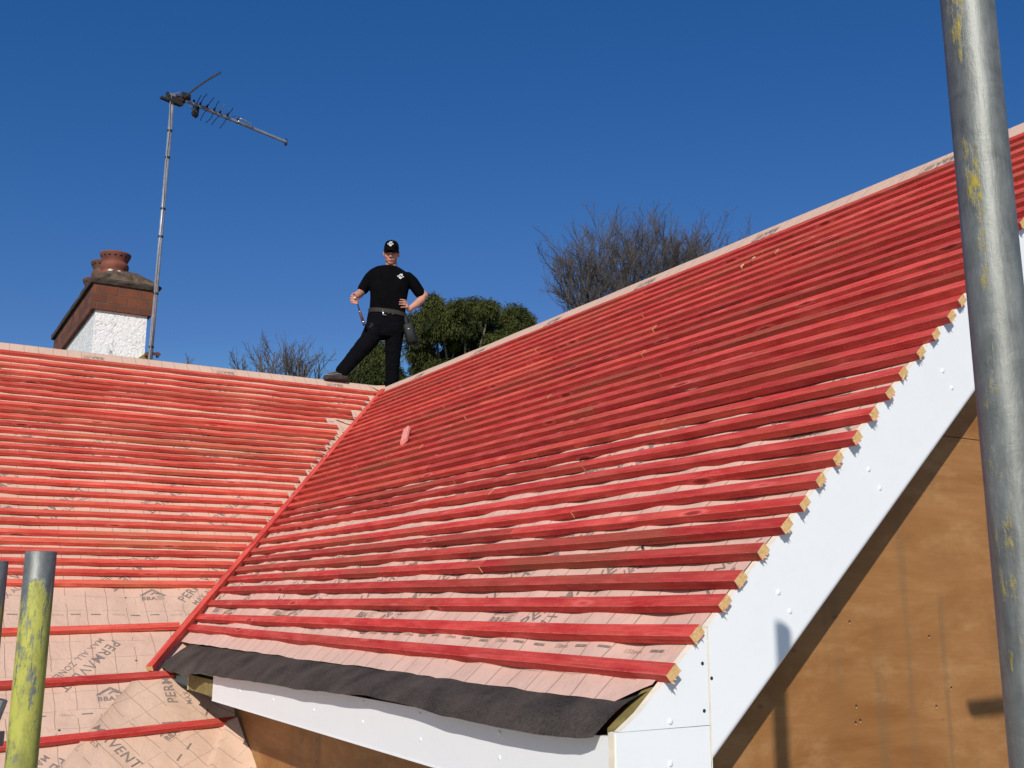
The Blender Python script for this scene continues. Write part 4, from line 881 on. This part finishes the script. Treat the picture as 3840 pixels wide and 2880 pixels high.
# left hand on the hip: palm, four fingers on the shirt front, thumb behind
E2((1526, 1151, -.055), (.020, .036, .034)); E2((1530, 1157, -.040), (.022, .030, .026))
for (kx, ky), (tx, ty), rr in (((1517, 1126.5), (1501, 1123.5), .0092), ((1516, 1135), (1498.5, 1132.5), .0098), ((1517.5, 1144), (1498, 1141), .0096), ((1521, 1153), (1504, 1152.5), .0086)):
    chain(sk, [(1527, (ky + 1152) / 2, -.055, rr * 1.25), (kx + 2, ky, -.092, rr * 1.15), ((kx + tx) / 2 + 1, (ky + ty) / 2 - 1, -.116, rr), (tx, ty, -.128, rr * .88)], 8)
chain(sk, [(1530, 1152, -.03, .014), (1526, 1140, .02, .012), (1520, 1135, .06, .010)], 8)
body = place_mesh(remeshed(sk, .0046, 5), 'body', M['skin'], man)
# face details
for sg in (-1, 1):
    mb = MB(); E_(mb, (sg * .031, .001, .0735), (.0115, .0045, .007), 12); part(mb, 'eye', [M['eye_white']], man, True)
    mb = MB(); E_(mb, (sg * .031 + .001, .0002, .0785), (.0050, .0048, .003), 10); part(mb, 'iris', [M['iris']], man, True)
    mb = MB(); mb.path([hd(sg * .012, .020, .094), hd(sg * .030, .025, .092), hd(sg * .050, .019, .078)], [.003, .0045, .003], 6); part(mb, 'eyebrow', [M['hair']], man, True)
    mb = MB(); mb.path([hd(sg * .078, .055, .02), hd(sg * .0795, .03, .018), hd(sg * .0775, .005, .02)], [.011, .010, .004], 8); part(mb, 'sideburn', [M['hair']], man, True)
mb = MB(); mb.path([hd(-.024, -.0715, .0815), hd(-.012, -.0690, .0915), hd(0, -.0705, .0940), hd(.012, -.0690, .0915), hd(.024, -.0715, .0815)], [.0022, .0042, .0042, .0042, .0022], 8); mb.path([hd(-.020, -.0785, .0805), hd(0, -.0810, .0900), hd(.020, -.0785, .0805)], [.002, .0050, .002], 8); part(mb, 'lips', [M['lips']], man, True)
mb = MB(); E_(mb, (0, .045, -.030), (.0815, .095, .085), 20); part(mb, 'hair', [M['hair']], man, True)
# cap
mb = MB(); n = 32; vs = []; prof = [(0, .156), (.25, .155), (.50, .150), (.70, .139), (.86, .117), (.95, .090), (.99, .060), (1.0, .032), (1.0, .016)]
for k, (q, y) in enumerate(prof):
    for i in range(n):
        a = 2 * PI * i / n; fr = max(0, math.sin(a)); dip = -.012 * (1 - fr) if k >= 7 else 0
        vs.append(hd(.087 * max(q, .01) * math.cos(a), y + dip, -.008 + (.106 + .004 * fr) * max(q, .01) * math.sin(a)))
mb.add(vs, [(k * n + i, k * n + (i + 1) % n, (k + 1) * n + (i + 1) % n, (k + 1) * n + i) for k in range(len(prof) - 1) for i in range(n)])
vs = []; nb = 20
for i in range(nb + 1):
    a = PI * (.10 + .80 * i / nb); ca, sa_ = math.cos(a), math.sin(a); drop = -.030 * ca * ca
    for k, q in enumerate((0, .4, .8, 1.0)):
        z0 = -.008 + .108 * sa_; z1 = z0 + .058 * (sa_ ** .7); vs.append(hd(.087 * ca * (1 - .05 * q), .044 + drop * 1.15 + .002 * q + .004 * (1 - q), z0 + (z1 - z0) * q))
nv = len(vs); vs += [p - hy * .005 for p in vs]; F_ = []
for i in range(nb):
    for k in range(3): a = i * 4 + k; F_ += [(a, a + 1, a + 5, a + 4), (nv + a, nv + a + 4, nv + a + 5, nv + a + 1)]
    F_.append((i * 4 + 3, nv + i * 4 + 3, nv + i * 4 + 7, i * 4 + 7))
mb.add(vs, F_); mb.ell(hd(0, .158, -.008), hx * .008, hz * .008, hy * .004, 10); capo = part(mb, 'cap', [M['cap_cloth']], man, True)
# shirt
def loft(mb, secs, n=36, ex=2.4):
    vs = []
    for (x, y, hw, ry, dy, tl) in secs:
        c = mp(x, y, dy)
        for k in range(n):
            a = 2 * PI * k / n; ca, sa_ = math.cos(a), math.sin(a); p = (abs(ca) ** ex + abs(sa_) ** ex) ** (-1 / ex)
            vs.append(c + rX * (hw * MPX * ca * p) + fh * (ry * sa_ * p) - UP * (tl * MPX * ca * p))
    m = len(secs); mb.add(vs, [(i * n + k, i * n + (k + 1) % n, (i + 1) * n + (k + 1) % n, (i + 1) * n + k) for i in range(m - 1) for k in range(n)]); mb.add(vs[:n], [tuple(range(n))[::-1]]); mb.add(vs[-n:], [tuple(range(n))])
sh = MB(); loft(sh, [(1467, 1000, 25, .068, .03, 2), (1467, 1003, 36, .076, .03, 4), (1466, 1010, 55, .088, .028, 8), (1465, 1020, 72, .100, .022, 9), (1463, 1034, 81, .112, .018, 7), (1462, 1052, 81, .122, .015, 4), (1460, 1083, 74, .128, .01, 2), (1457, 1120, 69.5, .128, .01, 3), (1454, 1150, 68, .126, .01, 5), (1452, 1177, 69, .128, .01, 6)])
chain(sh, [(1401, 1028, .02, .066), (1387, 1044, .02, .070), (1374, 1064, .02, .068), (1362, 1084, .02, .066)]); chain(sh, [(1529, 1041, .02, .068), (1547, 1059, .025, .071), (1561, 1079, .035, .068), (1573, 1097, .045, .066)])
shirt = place_mesh(remeshed(sh, .0075, 4), 'shirt', M['shirt'], man)
# cut the sleeve ends clean with a dark hem ring
tr = MB(); loft(tr, [(1452, 1170, 69, .126, .01, 6), (1450, 1195, 74, .132, .01, 4), (1447, 1225, 78, .138, .01, 2), (1447, 1252, 70, .130, .01, 0), (1444, 1268, 50, .11, .01, 0)], ex=2.2)
chain(tr, [(1410, 1222, 0, .115), (1384, 1276, -.1, .107), (1362, 1302, -.15, .097), (1340, 1326, -.2, .089), (1312, 1360, -.27, .081), (1284, 1391, -.33, .076)]); chain(tr, [(1484, 1222, 0, .112), (1476, 1288, .03, .098), (1474, 1330, .045, .090), (1472, 1370, .06, .082), (1470, 1410, .08, .075), (1468, 1456, .1, .072), (1467, 1505, .12, .072)])
trm = remeshed(tr, .009, 4)
for v in trm.vertices:
    p = v.co; f_ = noise.noise((p.x * 9, p.y * 9, p.z * 16)) * .006 + noise.noise((p.x * 22, p.y * 22, p.z * 34)) * .0015; v.co = p + v.normal * f_
trous = place_mesh(trm, 'trousers', M['trousers'], man)
mb = MB(); pk = [(1354, 1272), (1384, 1262), (1392, 1300), (1366, 1316)]
# things printed on or lying on the clothes are dropped onto them along the sight line
from mathutils.bvhtree import BVHTree
def bvh(o): return BVHTree.FromPolygons([tuple(v.co + ORI[man.name]) for v in o.data.vertices], [tuple(p.vertices) for p in o.data.polygons])
BV = {'shirt': bvh(shirt), 'cap': bvh(capo), 'tr': bvh(trous)}
def onto(which, x, y, lift=.003):
    d = ray(x, y).normalized(); h = BV[which].ray_cast(CAM, d)
    return (h[0] - d * lift) if h[0] is not None else mp(x, y, -.12)
def emblem(which, cx, cy, w, rot, par):
    mb = MB(); ca, sa_ = math.cos(rot), math.sin(rot)
    def A_(shape, ox=0, oy=0, sz=1):
        vs, fs = shape; P = [(cx + w * (ca * (x * sz + ox) + sa_ * (y * sz + oy)), cy - w * (-sa_ * (x * sz + ox) + ca * (y * sz + oy))) for x, y in vs]; mb.add([onto(which, *p) for p in P], fs)
    A_(([(-.36, .10), (0, .46), (.36, .10), (.30, .02), (0, .30), (-.30, .02)], [(0, 5, 4, 1), (1, 4, 3, 2)])); A_(quad2(.17, .24, .29, .46))
    A_(([(-.38, -.10), (-.30, -.02), (0, -.28), (.30, -.02), (.38, -.10), (0, -.44)], [(0, 5, 2, 1), (5, 4, 3, 2)])); A_(quad2(-.54, -.06, -.40, .08)); A_(quad2(.40, -.06, .54, .08))
    A_(text_mesh('AJ', .02), -.21, -.11, .34); A_(quad2(-.2, -.19, .2, -.15))
    part(mb, 'emblem', [M['emblem']], par)
emblem('cap', 1464.4, 914.5, 21, 0, man); emblem('shirt', 1502, 1036.5, 22.5, .12, man)
# belt with a bright buckle
mb = MB(); n = 40; vs = []
for (yy, g_) in ((1162, 0), (1163, 2.4), (1177.5, 2.4), (1178.5, 0)):
    c = mp(1452, yy + 6.5, .01)
    for k in range(n):
        a = 2 * PI * k / n; p = (abs(math.cos(a)) ** 2.4 + abs(math.sin(a)) ** 2.4) ** (-1 / 2.4)
        vs.append(c + rX * ((69.5 + g_) * MPX * math.cos(a) * p) + fh * ((.131 + g_ * MPX) * math.sin(a) * p) - UP * (7 * MPX * math.cos(a) * p))
mb.add(vs, [(i * n + k, i * n + (k + 1) % n, (i + 1) % 4 * n + (k + 1) % n, (i + 1) % 4 * n + k) for i in range(4) for k in range(n)]); belt = part(mb, 'belt', [M['webbing']], man)
def front(x, y, lift=.0): 
    xx = (x - 1452) / 71.7; return mp(x, y, .01 - .1375 * (1 - min(1, abs(xx)) ** 2.4) ** (1 / 2.4) - lift)
mb = MB(); mb.path([front(1435.5, 1162, .009), front(1437, 1180, .010), front(1449, 1182, .010)], .0065, 8); part(mb, 'buckle', [M['steel']], belt, True)
for x_ in (1443, 1457, 1474): mb = MB(); mb.box(front(x_, 1171 + (x_ - 1452) * .09, .004), rX * (.013 if x_ > 1470 else .007), fh * .005, UP * .020); part(mb, 'belt_loop', [M['pouch'] if x_ < 1470 else M['webbing']], belt)
# trainers
def shoe(heel, toe, upv, name='trainer'):
    heel = V(heel); toe = V(toe); ax = (toe - heel); L = ax.length; ax.normalize(); upv = (V(upv) - ax * V(upv).dot(ax)).normalized(); sd = ax.cross(upv)
    mb = MB(); secs = [(-.02, .026, .055), (.02, .038, .075), (.10 * L / .27, .040, .085), (.14 * L / .27, .042, .070), (.19 * L / .27, .047, .052), (.235 * L / .27, .045, .040), (L - .005, .032, .030), (L + .012, .012, .012)]; n = 20; vs = []
    for x, w, h in secs:
        for k in range(n):
            a = 2 * PI * k / n; vs.append(heel + ax * x + sd * (w * math.cos(a)) + upv * (max(-.012, h * math.sin(a)) if math.sin(a) < 0 else h * math.sin(a)))
    m = len(secs); mb.add(vs, [(i * n + k, i * n + (k + 1) % n, (i + 1) * n + (k + 1) % n, (i + 1) * n + k) for i in range(m - 1) for k in range(n)]); mb.add(vs[:n], [tuple(range(n))[::-1]]); mb.add(vs[-n:], [tuple(range(n))])
    s_ = part(mb, name, [M['shoe']], man, True)
    mb = MB(); out = []
    for x, w in ((-.025, .024), (.0, .038), (.05, .042), (.11, .038), (.16, .044), (.20, .049), (.235, .046), (.265, .034), (.282, .014)): out.append((x * L / .27, w))
    poly = [heel + ax * x + sd * w - upv * .010 for x, w in out] + [heel + ax * x - sd * w - upv * .010 for x, w in out[::-1]]
    mb.prism(poly, -upv * .028); part(mb, 'sole', [M['sole']], s_)
    mb = MB()
    for q in range(4): x = (.105 + q * .026) * L / .27; hh = .086 - q * .011; mb.path([heel + ax * x + sd * (.034 * math.cos(a)) + upv * (hh * math.sin(a) + .004) for a in [PI * (.15 + .7 * k / 8) for k in range(9)]], .0045, 5)
    mb.path([heel + ax * x + sd * .046 * (1 if sd.dot(CAM - heel) > 0 else -1) * w + upv * h for x, w, h in ((.0, .85, .012), (.08, .98, .022), (.16, 1.02, .012), (.23, .98, .004))], .006, 5); part(mb, 'lace', [M['shoe_light']], s_, True)
shoe(mp(1294, 1417, -.33), mp(1217, 1415, -.40), UP * .85 + fh * .34 + rX * .10)
shoe(mp(1470, 1528, .16), mp(1462, 1528, -.08), UP)

# the slater's hammer in his right hand
hm = empty('hammer', mp(1331, 1117, -.26), 'roofing hammer held by its head with the brown leather grip hanging down', 'hammer')
mb = MB(); a = mp(1331, 1117, -.315); b = mp(1334, 1119, -.16); mb.path([a, a.lerp(b, .12), a.lerp(b, .3), b], [.0135, .0135, .010, .009], 14); part(mb, 'head', [M['steel']], hm, True)
mb = MB(); s0 = mp(1336, 1120, -.27); s1_ = mp(1349, 1168, -.26); s2_ = mp(1362, 1207, -.25); s3_ = mp(1366, 1220, -.247); mb.path([s0, mp(1343, 1146, -.265), s1_], [.006, .0062, .008], 10); part(mb, 'shank', [M['black_plastic']], hm, True)
mb = MB(); mb.path([s1_, s1_.lerp(s2_, .12), s1_.lerp(s2_, .5), s2_], [.011, .0145, .0165, .0155], 14); mb.path([s2_, s3_], [.0150, .0165], 14); part(mb, 'grip', [M['leather']], hm, True)
mb = MB(); dd = (s2_ - s1_).normalized(); mb.path([s1_ - dd * .004, s1_ + dd * .006], .0135, 14); mb.path([s2_ - dd * .006, s2_ + dd * .008], .0205, 14); part(mb, 'ferrule', [M['steel']], hm, True)
# tool pouch on the belt
tp = empty('tool_pouch', mp(1530, 1238, -.05), 'black leather tool pouch hanging on the belt at his left hip', 'tool pouch')
def bbox_(mb, c, hw, hd_, hh, tilt=0.0, taper=.85, r=.012):
    ux = (rX * math.cos(tilt) + UP * math.sin(tilt)); uz = (UP * math.cos(tilt) - rX * math.sin(tilt)); c = V(c); vs = []; n = 20
    for z, k in ((-1, taper * .85), (-.93, taper), (0, .97), (.9, 1.0), (1, .95)):
        for i in range(n):
            a = 2 * PI * i / n; p = (abs(math.cos(a)) ** 4 + abs(math.sin(a)) ** 4) ** (-.25); vs.append(c + ux * (hw * k * p * math.cos(a)) + fh * (hd_ * k * p * math.sin(a)) + uz * (hh * z))
    mb.add(vs, [(i * n + k, i * n + (k + 1) % n, (i + 1) * n + (k + 1) % n, (i + 1) * n + k) for i in range(4) for k in range(n)]); mb.add(vs[:n], [tuple(range(n))[::-1]]); mb.add(vs[-n:], [tuple(range(n))])
mb = MB(); bbox_(mb, mp(1538, 1252, -.02), .064, .062, .108, .26, .96); part(mb, 'pocket', [M['pouch']], tp, True)
mb = MB(); bbox_(mb, mp(1521, 1206, .0), .036, .05, .09, .34, .97); part(mb, 'back_panel', [M['pouch']], tp, True)
mb = MB(); bbox_(mb, mp(1557, 1275, .0), .036, .035, .062, .30, .95); part(mb, 'side_pocket', [M['pouch']], tp, True)
mb = MB()
for k in range(4): mb.path([mp(1549 + k * 1.2, 1262 + k * 7, -.040), mp(1565 - k * .6, 1259 + k * 7, -.040)], .0035, 6)
part(mb, 'strap', [M['webbing']], tp, True)
mb = MB(); mb.ell(mp(1533, 1233, -.086), rX * .012, fh * .004, UP * .007 + rX * -.008, 12); part(mb, 'flap_stud', [M['alu']], tp, True)

# ================================================================== TREES
def mesh_fast(name, verts, faces, mats, attr=None, smooth=False):
    me = bpy.data.meshes.new(name); me.from_pydata(verts, [], faces)
    for m in mats: me.materials.append(m)
    if attr: a = me.attributes.new('lv', 'FLOAT', 'FACE'); a.data.foreach_set('value', attr)
    if smooth: me.polygons.foreach_set('use_smooth', [True] * len(me.polygons))
    return me
def evergreen(depth, lobes, base_px, label, dens, seed):
    rnd = random.Random(seed); base = at(base_px[0], base_px[1], depth); base.z = -6.5
    root = empty('evergreen_tree', base, label, 'tree', 'evergreen trees behind the ridge'); fs = []; vs = []; at_ = []; wood = MB(); K = depth / FPX
    fv = (at(1700, 1250, depth) - CAM); fv.z = 0; fv.normalize(); sx2 = V((fv.y, -fv.x, 0)); sx2 = sx2 if sx2.dot(cr) > 0 else -sx2
    fork = V((base.x, base.y, at(base_px[0], 1480, depth).z - .4)); mbt = MB(); mbt.path([base, base.lerp(fork, .5) + V((.1, .05, 0)), fork], [.22, .17, .13], 12); part(mbt, 'trunk', [M['bark']], root, True)
    for (px, py, rx, ry) in lobes:
        dz = rnd.uniform(-.9, .9); c = at(px, py, depth + dz); a, b, d_ = rx * K * 1.08, ry * K * 1.04, (rx + ry) / 2 * K
        mid = fork.lerp(c, .55) + V((rnd.uniform(-.25, .25), rnd.uniform(-.25, .25), rnd.uniform(-.1, .25)))
        wood.path([fork, mid, c - V((0, 0, b * .3))], [.045, .028, .016], 7)
        for q in range(5):
            e = c + sx2 * rnd.uniform(-a, a) * .8 + fv * rnd.uniform(-d_, d_) * .8 + UP * rnd.uniform(.1, .8) * b; wood.path([c - V((0, 0, b * .3)), (c + e) / 2 + V((0, 0, -.08)), e], [.016, .010, .004], 5)
        nclump = int(dens * (a * b + a * d_ + b * d_) * 1500)
        for q in range(nclump):
            while True:
                x, y, z = rnd.uniform(-1, 1), rnd.uniform(-1, 1), rnd.uniform(-1, 1); r2 = x * x + y * y + z * z
                if .04 < r2 < 1: break
            r = r2 ** .5; t_ = rnd.uniform(.22, 1.0) ** .62; x, y, z = x / r * t_, y / r * t_, z / r * t_
            n3 = noise.noise((px * .02 + x * 2.2, py * .02 + y * 2.2, z * 2.2)); g_ = 1 + .30 * n3 + rnd.uniform(-.06, .09)
            cc = c + sx2 * (x * a * g_) + fv * (z * d_ * g_) + UP * (y * b * g_)
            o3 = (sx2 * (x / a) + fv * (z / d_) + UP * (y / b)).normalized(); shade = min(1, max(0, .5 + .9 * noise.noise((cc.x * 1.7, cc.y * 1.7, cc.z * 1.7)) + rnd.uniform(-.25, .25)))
            for l in range(rnd.randint(7, 10)):
                dr = (o3 * rnd.uniform(.3, 1.0) + V((rnd.uniform(-1, 1), rnd.uniform(-1, 1), rnd.uniform(-1.5, .1)))).normalized(); ln = rnd.uniform(.04, .125); w = rnd.uniform(.007, .0135)
                s3 = dr.cross(V((rnd.uniform(-1, 1), rnd.uniform(-1, 1), rnd.uniform(-1, 1)))).normalized() * w; p = cc + V((rnd.uniform(-.055, .055), rnd.uniform(-.055, .055), rnd.uniform(-.055, .055)))
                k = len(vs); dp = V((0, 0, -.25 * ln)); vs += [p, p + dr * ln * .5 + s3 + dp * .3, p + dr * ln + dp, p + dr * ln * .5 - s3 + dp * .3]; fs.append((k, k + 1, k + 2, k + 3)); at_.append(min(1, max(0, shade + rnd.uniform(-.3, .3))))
    part(wood, 'limbs', [M['bark_pale']], root, True)
    vs = [p - base for p in vs]; me = mesh_fast('crown', vs, fs, [M['leaf']], at_); link('crown', me, root, base); return len(fs)
q_ = lambda x, y, rx, ry: (1280 + x * .3481, 1060 + y * .348, rx * .3481, ry * .348)
main_l = [q_(*a) for a in ((985, 270, 125, 150), (1250, 290, 130, 110), (1430, 290, 190, 125), (1590, 300, 120, 110), (1870, 360, 160, 125), (1990, 440, 105, 100), (860, 440, 180, 130), (1090, 470, 190, 140), (1330, 470, 170, 130), (1660, 470, 200, 150), (1880, 560, 190, 130), (850, 590, 160, 110), (1240, 590, 180, 110), (1480, 610, 200, 120), (1740, 640, 190, 110), (1330, 740, 220, 110), (860, 760, 170, 130), (1180, 790, 150, 95), (880, 930, 140, 100), (1080, 930, 180, 110), (1400, 850, 240, 110), (1100, 1060, 220, 110), (820, 1070, 120, 70), (1700, 800, 240, 110), (900, 1250, 260, 130), (1300, 1280, 300, 140), (1650, 1200, 260, 150))]
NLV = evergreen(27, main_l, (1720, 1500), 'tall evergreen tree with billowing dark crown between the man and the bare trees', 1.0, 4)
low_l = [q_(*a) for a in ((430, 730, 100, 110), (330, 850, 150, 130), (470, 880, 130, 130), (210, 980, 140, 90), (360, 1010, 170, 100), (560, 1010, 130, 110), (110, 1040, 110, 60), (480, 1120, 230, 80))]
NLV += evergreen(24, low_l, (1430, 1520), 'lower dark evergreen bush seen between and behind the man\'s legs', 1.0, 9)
print('LEAVES', NLV)
def bare(px, py_top, depth, halfw, vis, seed, label, group, n1=9, den=1.0):
    """a leafless tree: its top stands at the pixel, vis metres of fine crown below it"""
    rnd = random.Random(seed); top = at(px, py_top, depth); base = V((top.x + rnd.uniform(-.5, .5), top.y, -6.5)); root = empty('bare_tree', base, label, 'tree', group)
    fork = V((top.x, top.y, top.z - vis)); mb = MB(); mb.path([base, base.lerp(fork, .5) + V((.15, -.1, 0)), fork], [.22, .17, .12], 9); part(mb, 'trunk', [M['bark']], root, True)
    cb = MB(); vs = []; fs = []
    def seg(pts, r0, r1):
        k = len(vs); n = 3; m = len(pts)
        for i, p in enumerate(pts):
            t_ = (pts[min(i + 1, m - 1)] - pts[max(i - 1, 0)]).normalized(); a = t_.orthogonal().normalized(); b = t_.cross(a); r = r0 + (r1 - r0) * i / (m - 1)
            for q in range(n): an = 2 * PI * q / n; vs.append(p + a * (r * math.cos(an)) + b * (r * math.sin(an)))
        for i in range(m - 1):
            for q in range(n): fs.append((k + i * n + q, k + i * n + (q + 1) % n, k + (i + 1) * n + (q + 1) % n, k + (i + 1) * n + q))
    def grow(p, d, L, r, lev):
        m = 5; pts = [p]; dd = d.copy()
        for i in range(m):
            dd = (dd + V((rnd.uniform(-1, 1), rnd.uniform(-1, 1), rnd.uniform(-.6, .9))) * .17 + UP * .05).normalized(); pts.append(pts[-1] + dd * (L / m))
        r1 = max(.0034, r * .45); seg(pts, r, r1)
        if lev == 0: return
        cnt = {3: 8, 2: 7, 1: 5}[lev]; cnt = max(2, int(cnt * den))
        for k in range(cnt):
            t_ = .18 + .80 * (k + rnd.random() * .8) / cnt; i = min(m - 1, int(t_ * m)); q = pts[i].lerp(pts[i + 1], t_ * m - i); tg = (pts[i + 1] - pts[i]).normalized()
            sdv = V((rnd.uniform(-1, 1), rnd.uniform(-1, 1), rnd.uniform(-.5, .8))); sdv = (sdv - tg * sdv.dot(tg)).normalized(); an = rnd.uniform(.4, .85)
            grow(q, (tg * math.cos(an) + sdv * math.sin(an)).normalized(), L * rnd.uniform(.34, .56) * (1.1 - .35 * t_), max(.0040, r * .48), lev - 1)
    for k in range(n1):
        an = 2 * PI * k / n1 + rnd.uniform(-.3, .3); fl = rnd.uniform(.15, 1.0) if k else 0.02; hor = V((math.cos(an), math.sin(an), 0)) * fl * halfw
        tgt = fork + hor + UP * vis * (.86 - .30 * fl * fl + rnd.uniform(-.12, .02)); st = fork + V((0, 0, -2.6)) * rnd.random() ** 1.5; d = (tgt - st); grow(st, d.normalized(), d.length * 1.0, .034, 3)
    me = mesh_fast('crown', [p - base for p in vs], fs, [M['twig']]); link('crown', me, root, base); return len(fs)
gb = 'bare winter trees beyond the roofs'
NT_ = 0
NT_ += bare(2190, 872, 34, 1.3, 3.4, 1, 'widest bare tree, its fine crown next to the evergreen', gb, 15, 1.0)
NT_ += bare(2360, 838, 36, 1.3, 3.3, 2, 'tallest bare tree, middle of those above the long ridge', gb, 15, 1.05)
NT_ += bare(2490, 850, 37, 1.4, 2.9, 3, 'bare tree with upright twigs rising over the ridge, right of the tallest', gb, 12, 1.0)
NT_ += bare(2620, 862, 38, 1.2, 2.2, 4, 'bare tree barely showing over the ridge near its printed strip', gb, 10, .9)
NT_ += bare(2735, 880, 39, 1.0, 1.2, 5, 'last sparse bare treetop just clearing the ridge, furthest right', gb, 5, .6)
NT_ += bare(1025, 1262, 30, 1.0, 1.9, 6, 'tallest bare treetop over the main ridge left of the man', gb, 7, .75)
NT_ += bare(1130, 1318, 30, .95, 1.5, 7, 'bushy bare treetop over the main ridge nearer the man\'s boot', gb, 7, .75)
NT_ += bare(945, 1325, 29, .8, 1.2, 8, 'low bare treetop at the left end of the twiggy row', gb, 5, .7)
NT_ += bare(1225, 1345, 31, .8, 1.2, 9, 'thin bare treetop directly behind the man\'s boot', gb, 5, .7)
NT_ += bare(690, 1318, 29, .5, .75, 10, 'two bare twigs peeping over the ridge right of the mast', gb, 3, .35)
print('TWIGS', NT_)

# ================================================================== GROUND
mb = MB(); n = 40; R0 = 700
mb.add([V((R0 * math.cos(2 * PI * k / n), R0 * math.sin(2 * PI * k / n), -6.5)) for k in range(n)], [tuple(range(n))]); tag(MB().add([V((x, y, -6.48)) for x, y in ((4.5, -14), (22, -14), (22, 9), (4.5, 9))], [(0, 1, 2, 3)]).build('bounce_sheet', [M['bounce_sheet']], origin=V((10, -4, -6.48))), kind='structure')  # added unseen pale sheet, bounces sunlight up to lift the shadows
tag(mb.build('ground', [M['ground']], origin=V((0, 0, -6.5))), kind='structure')
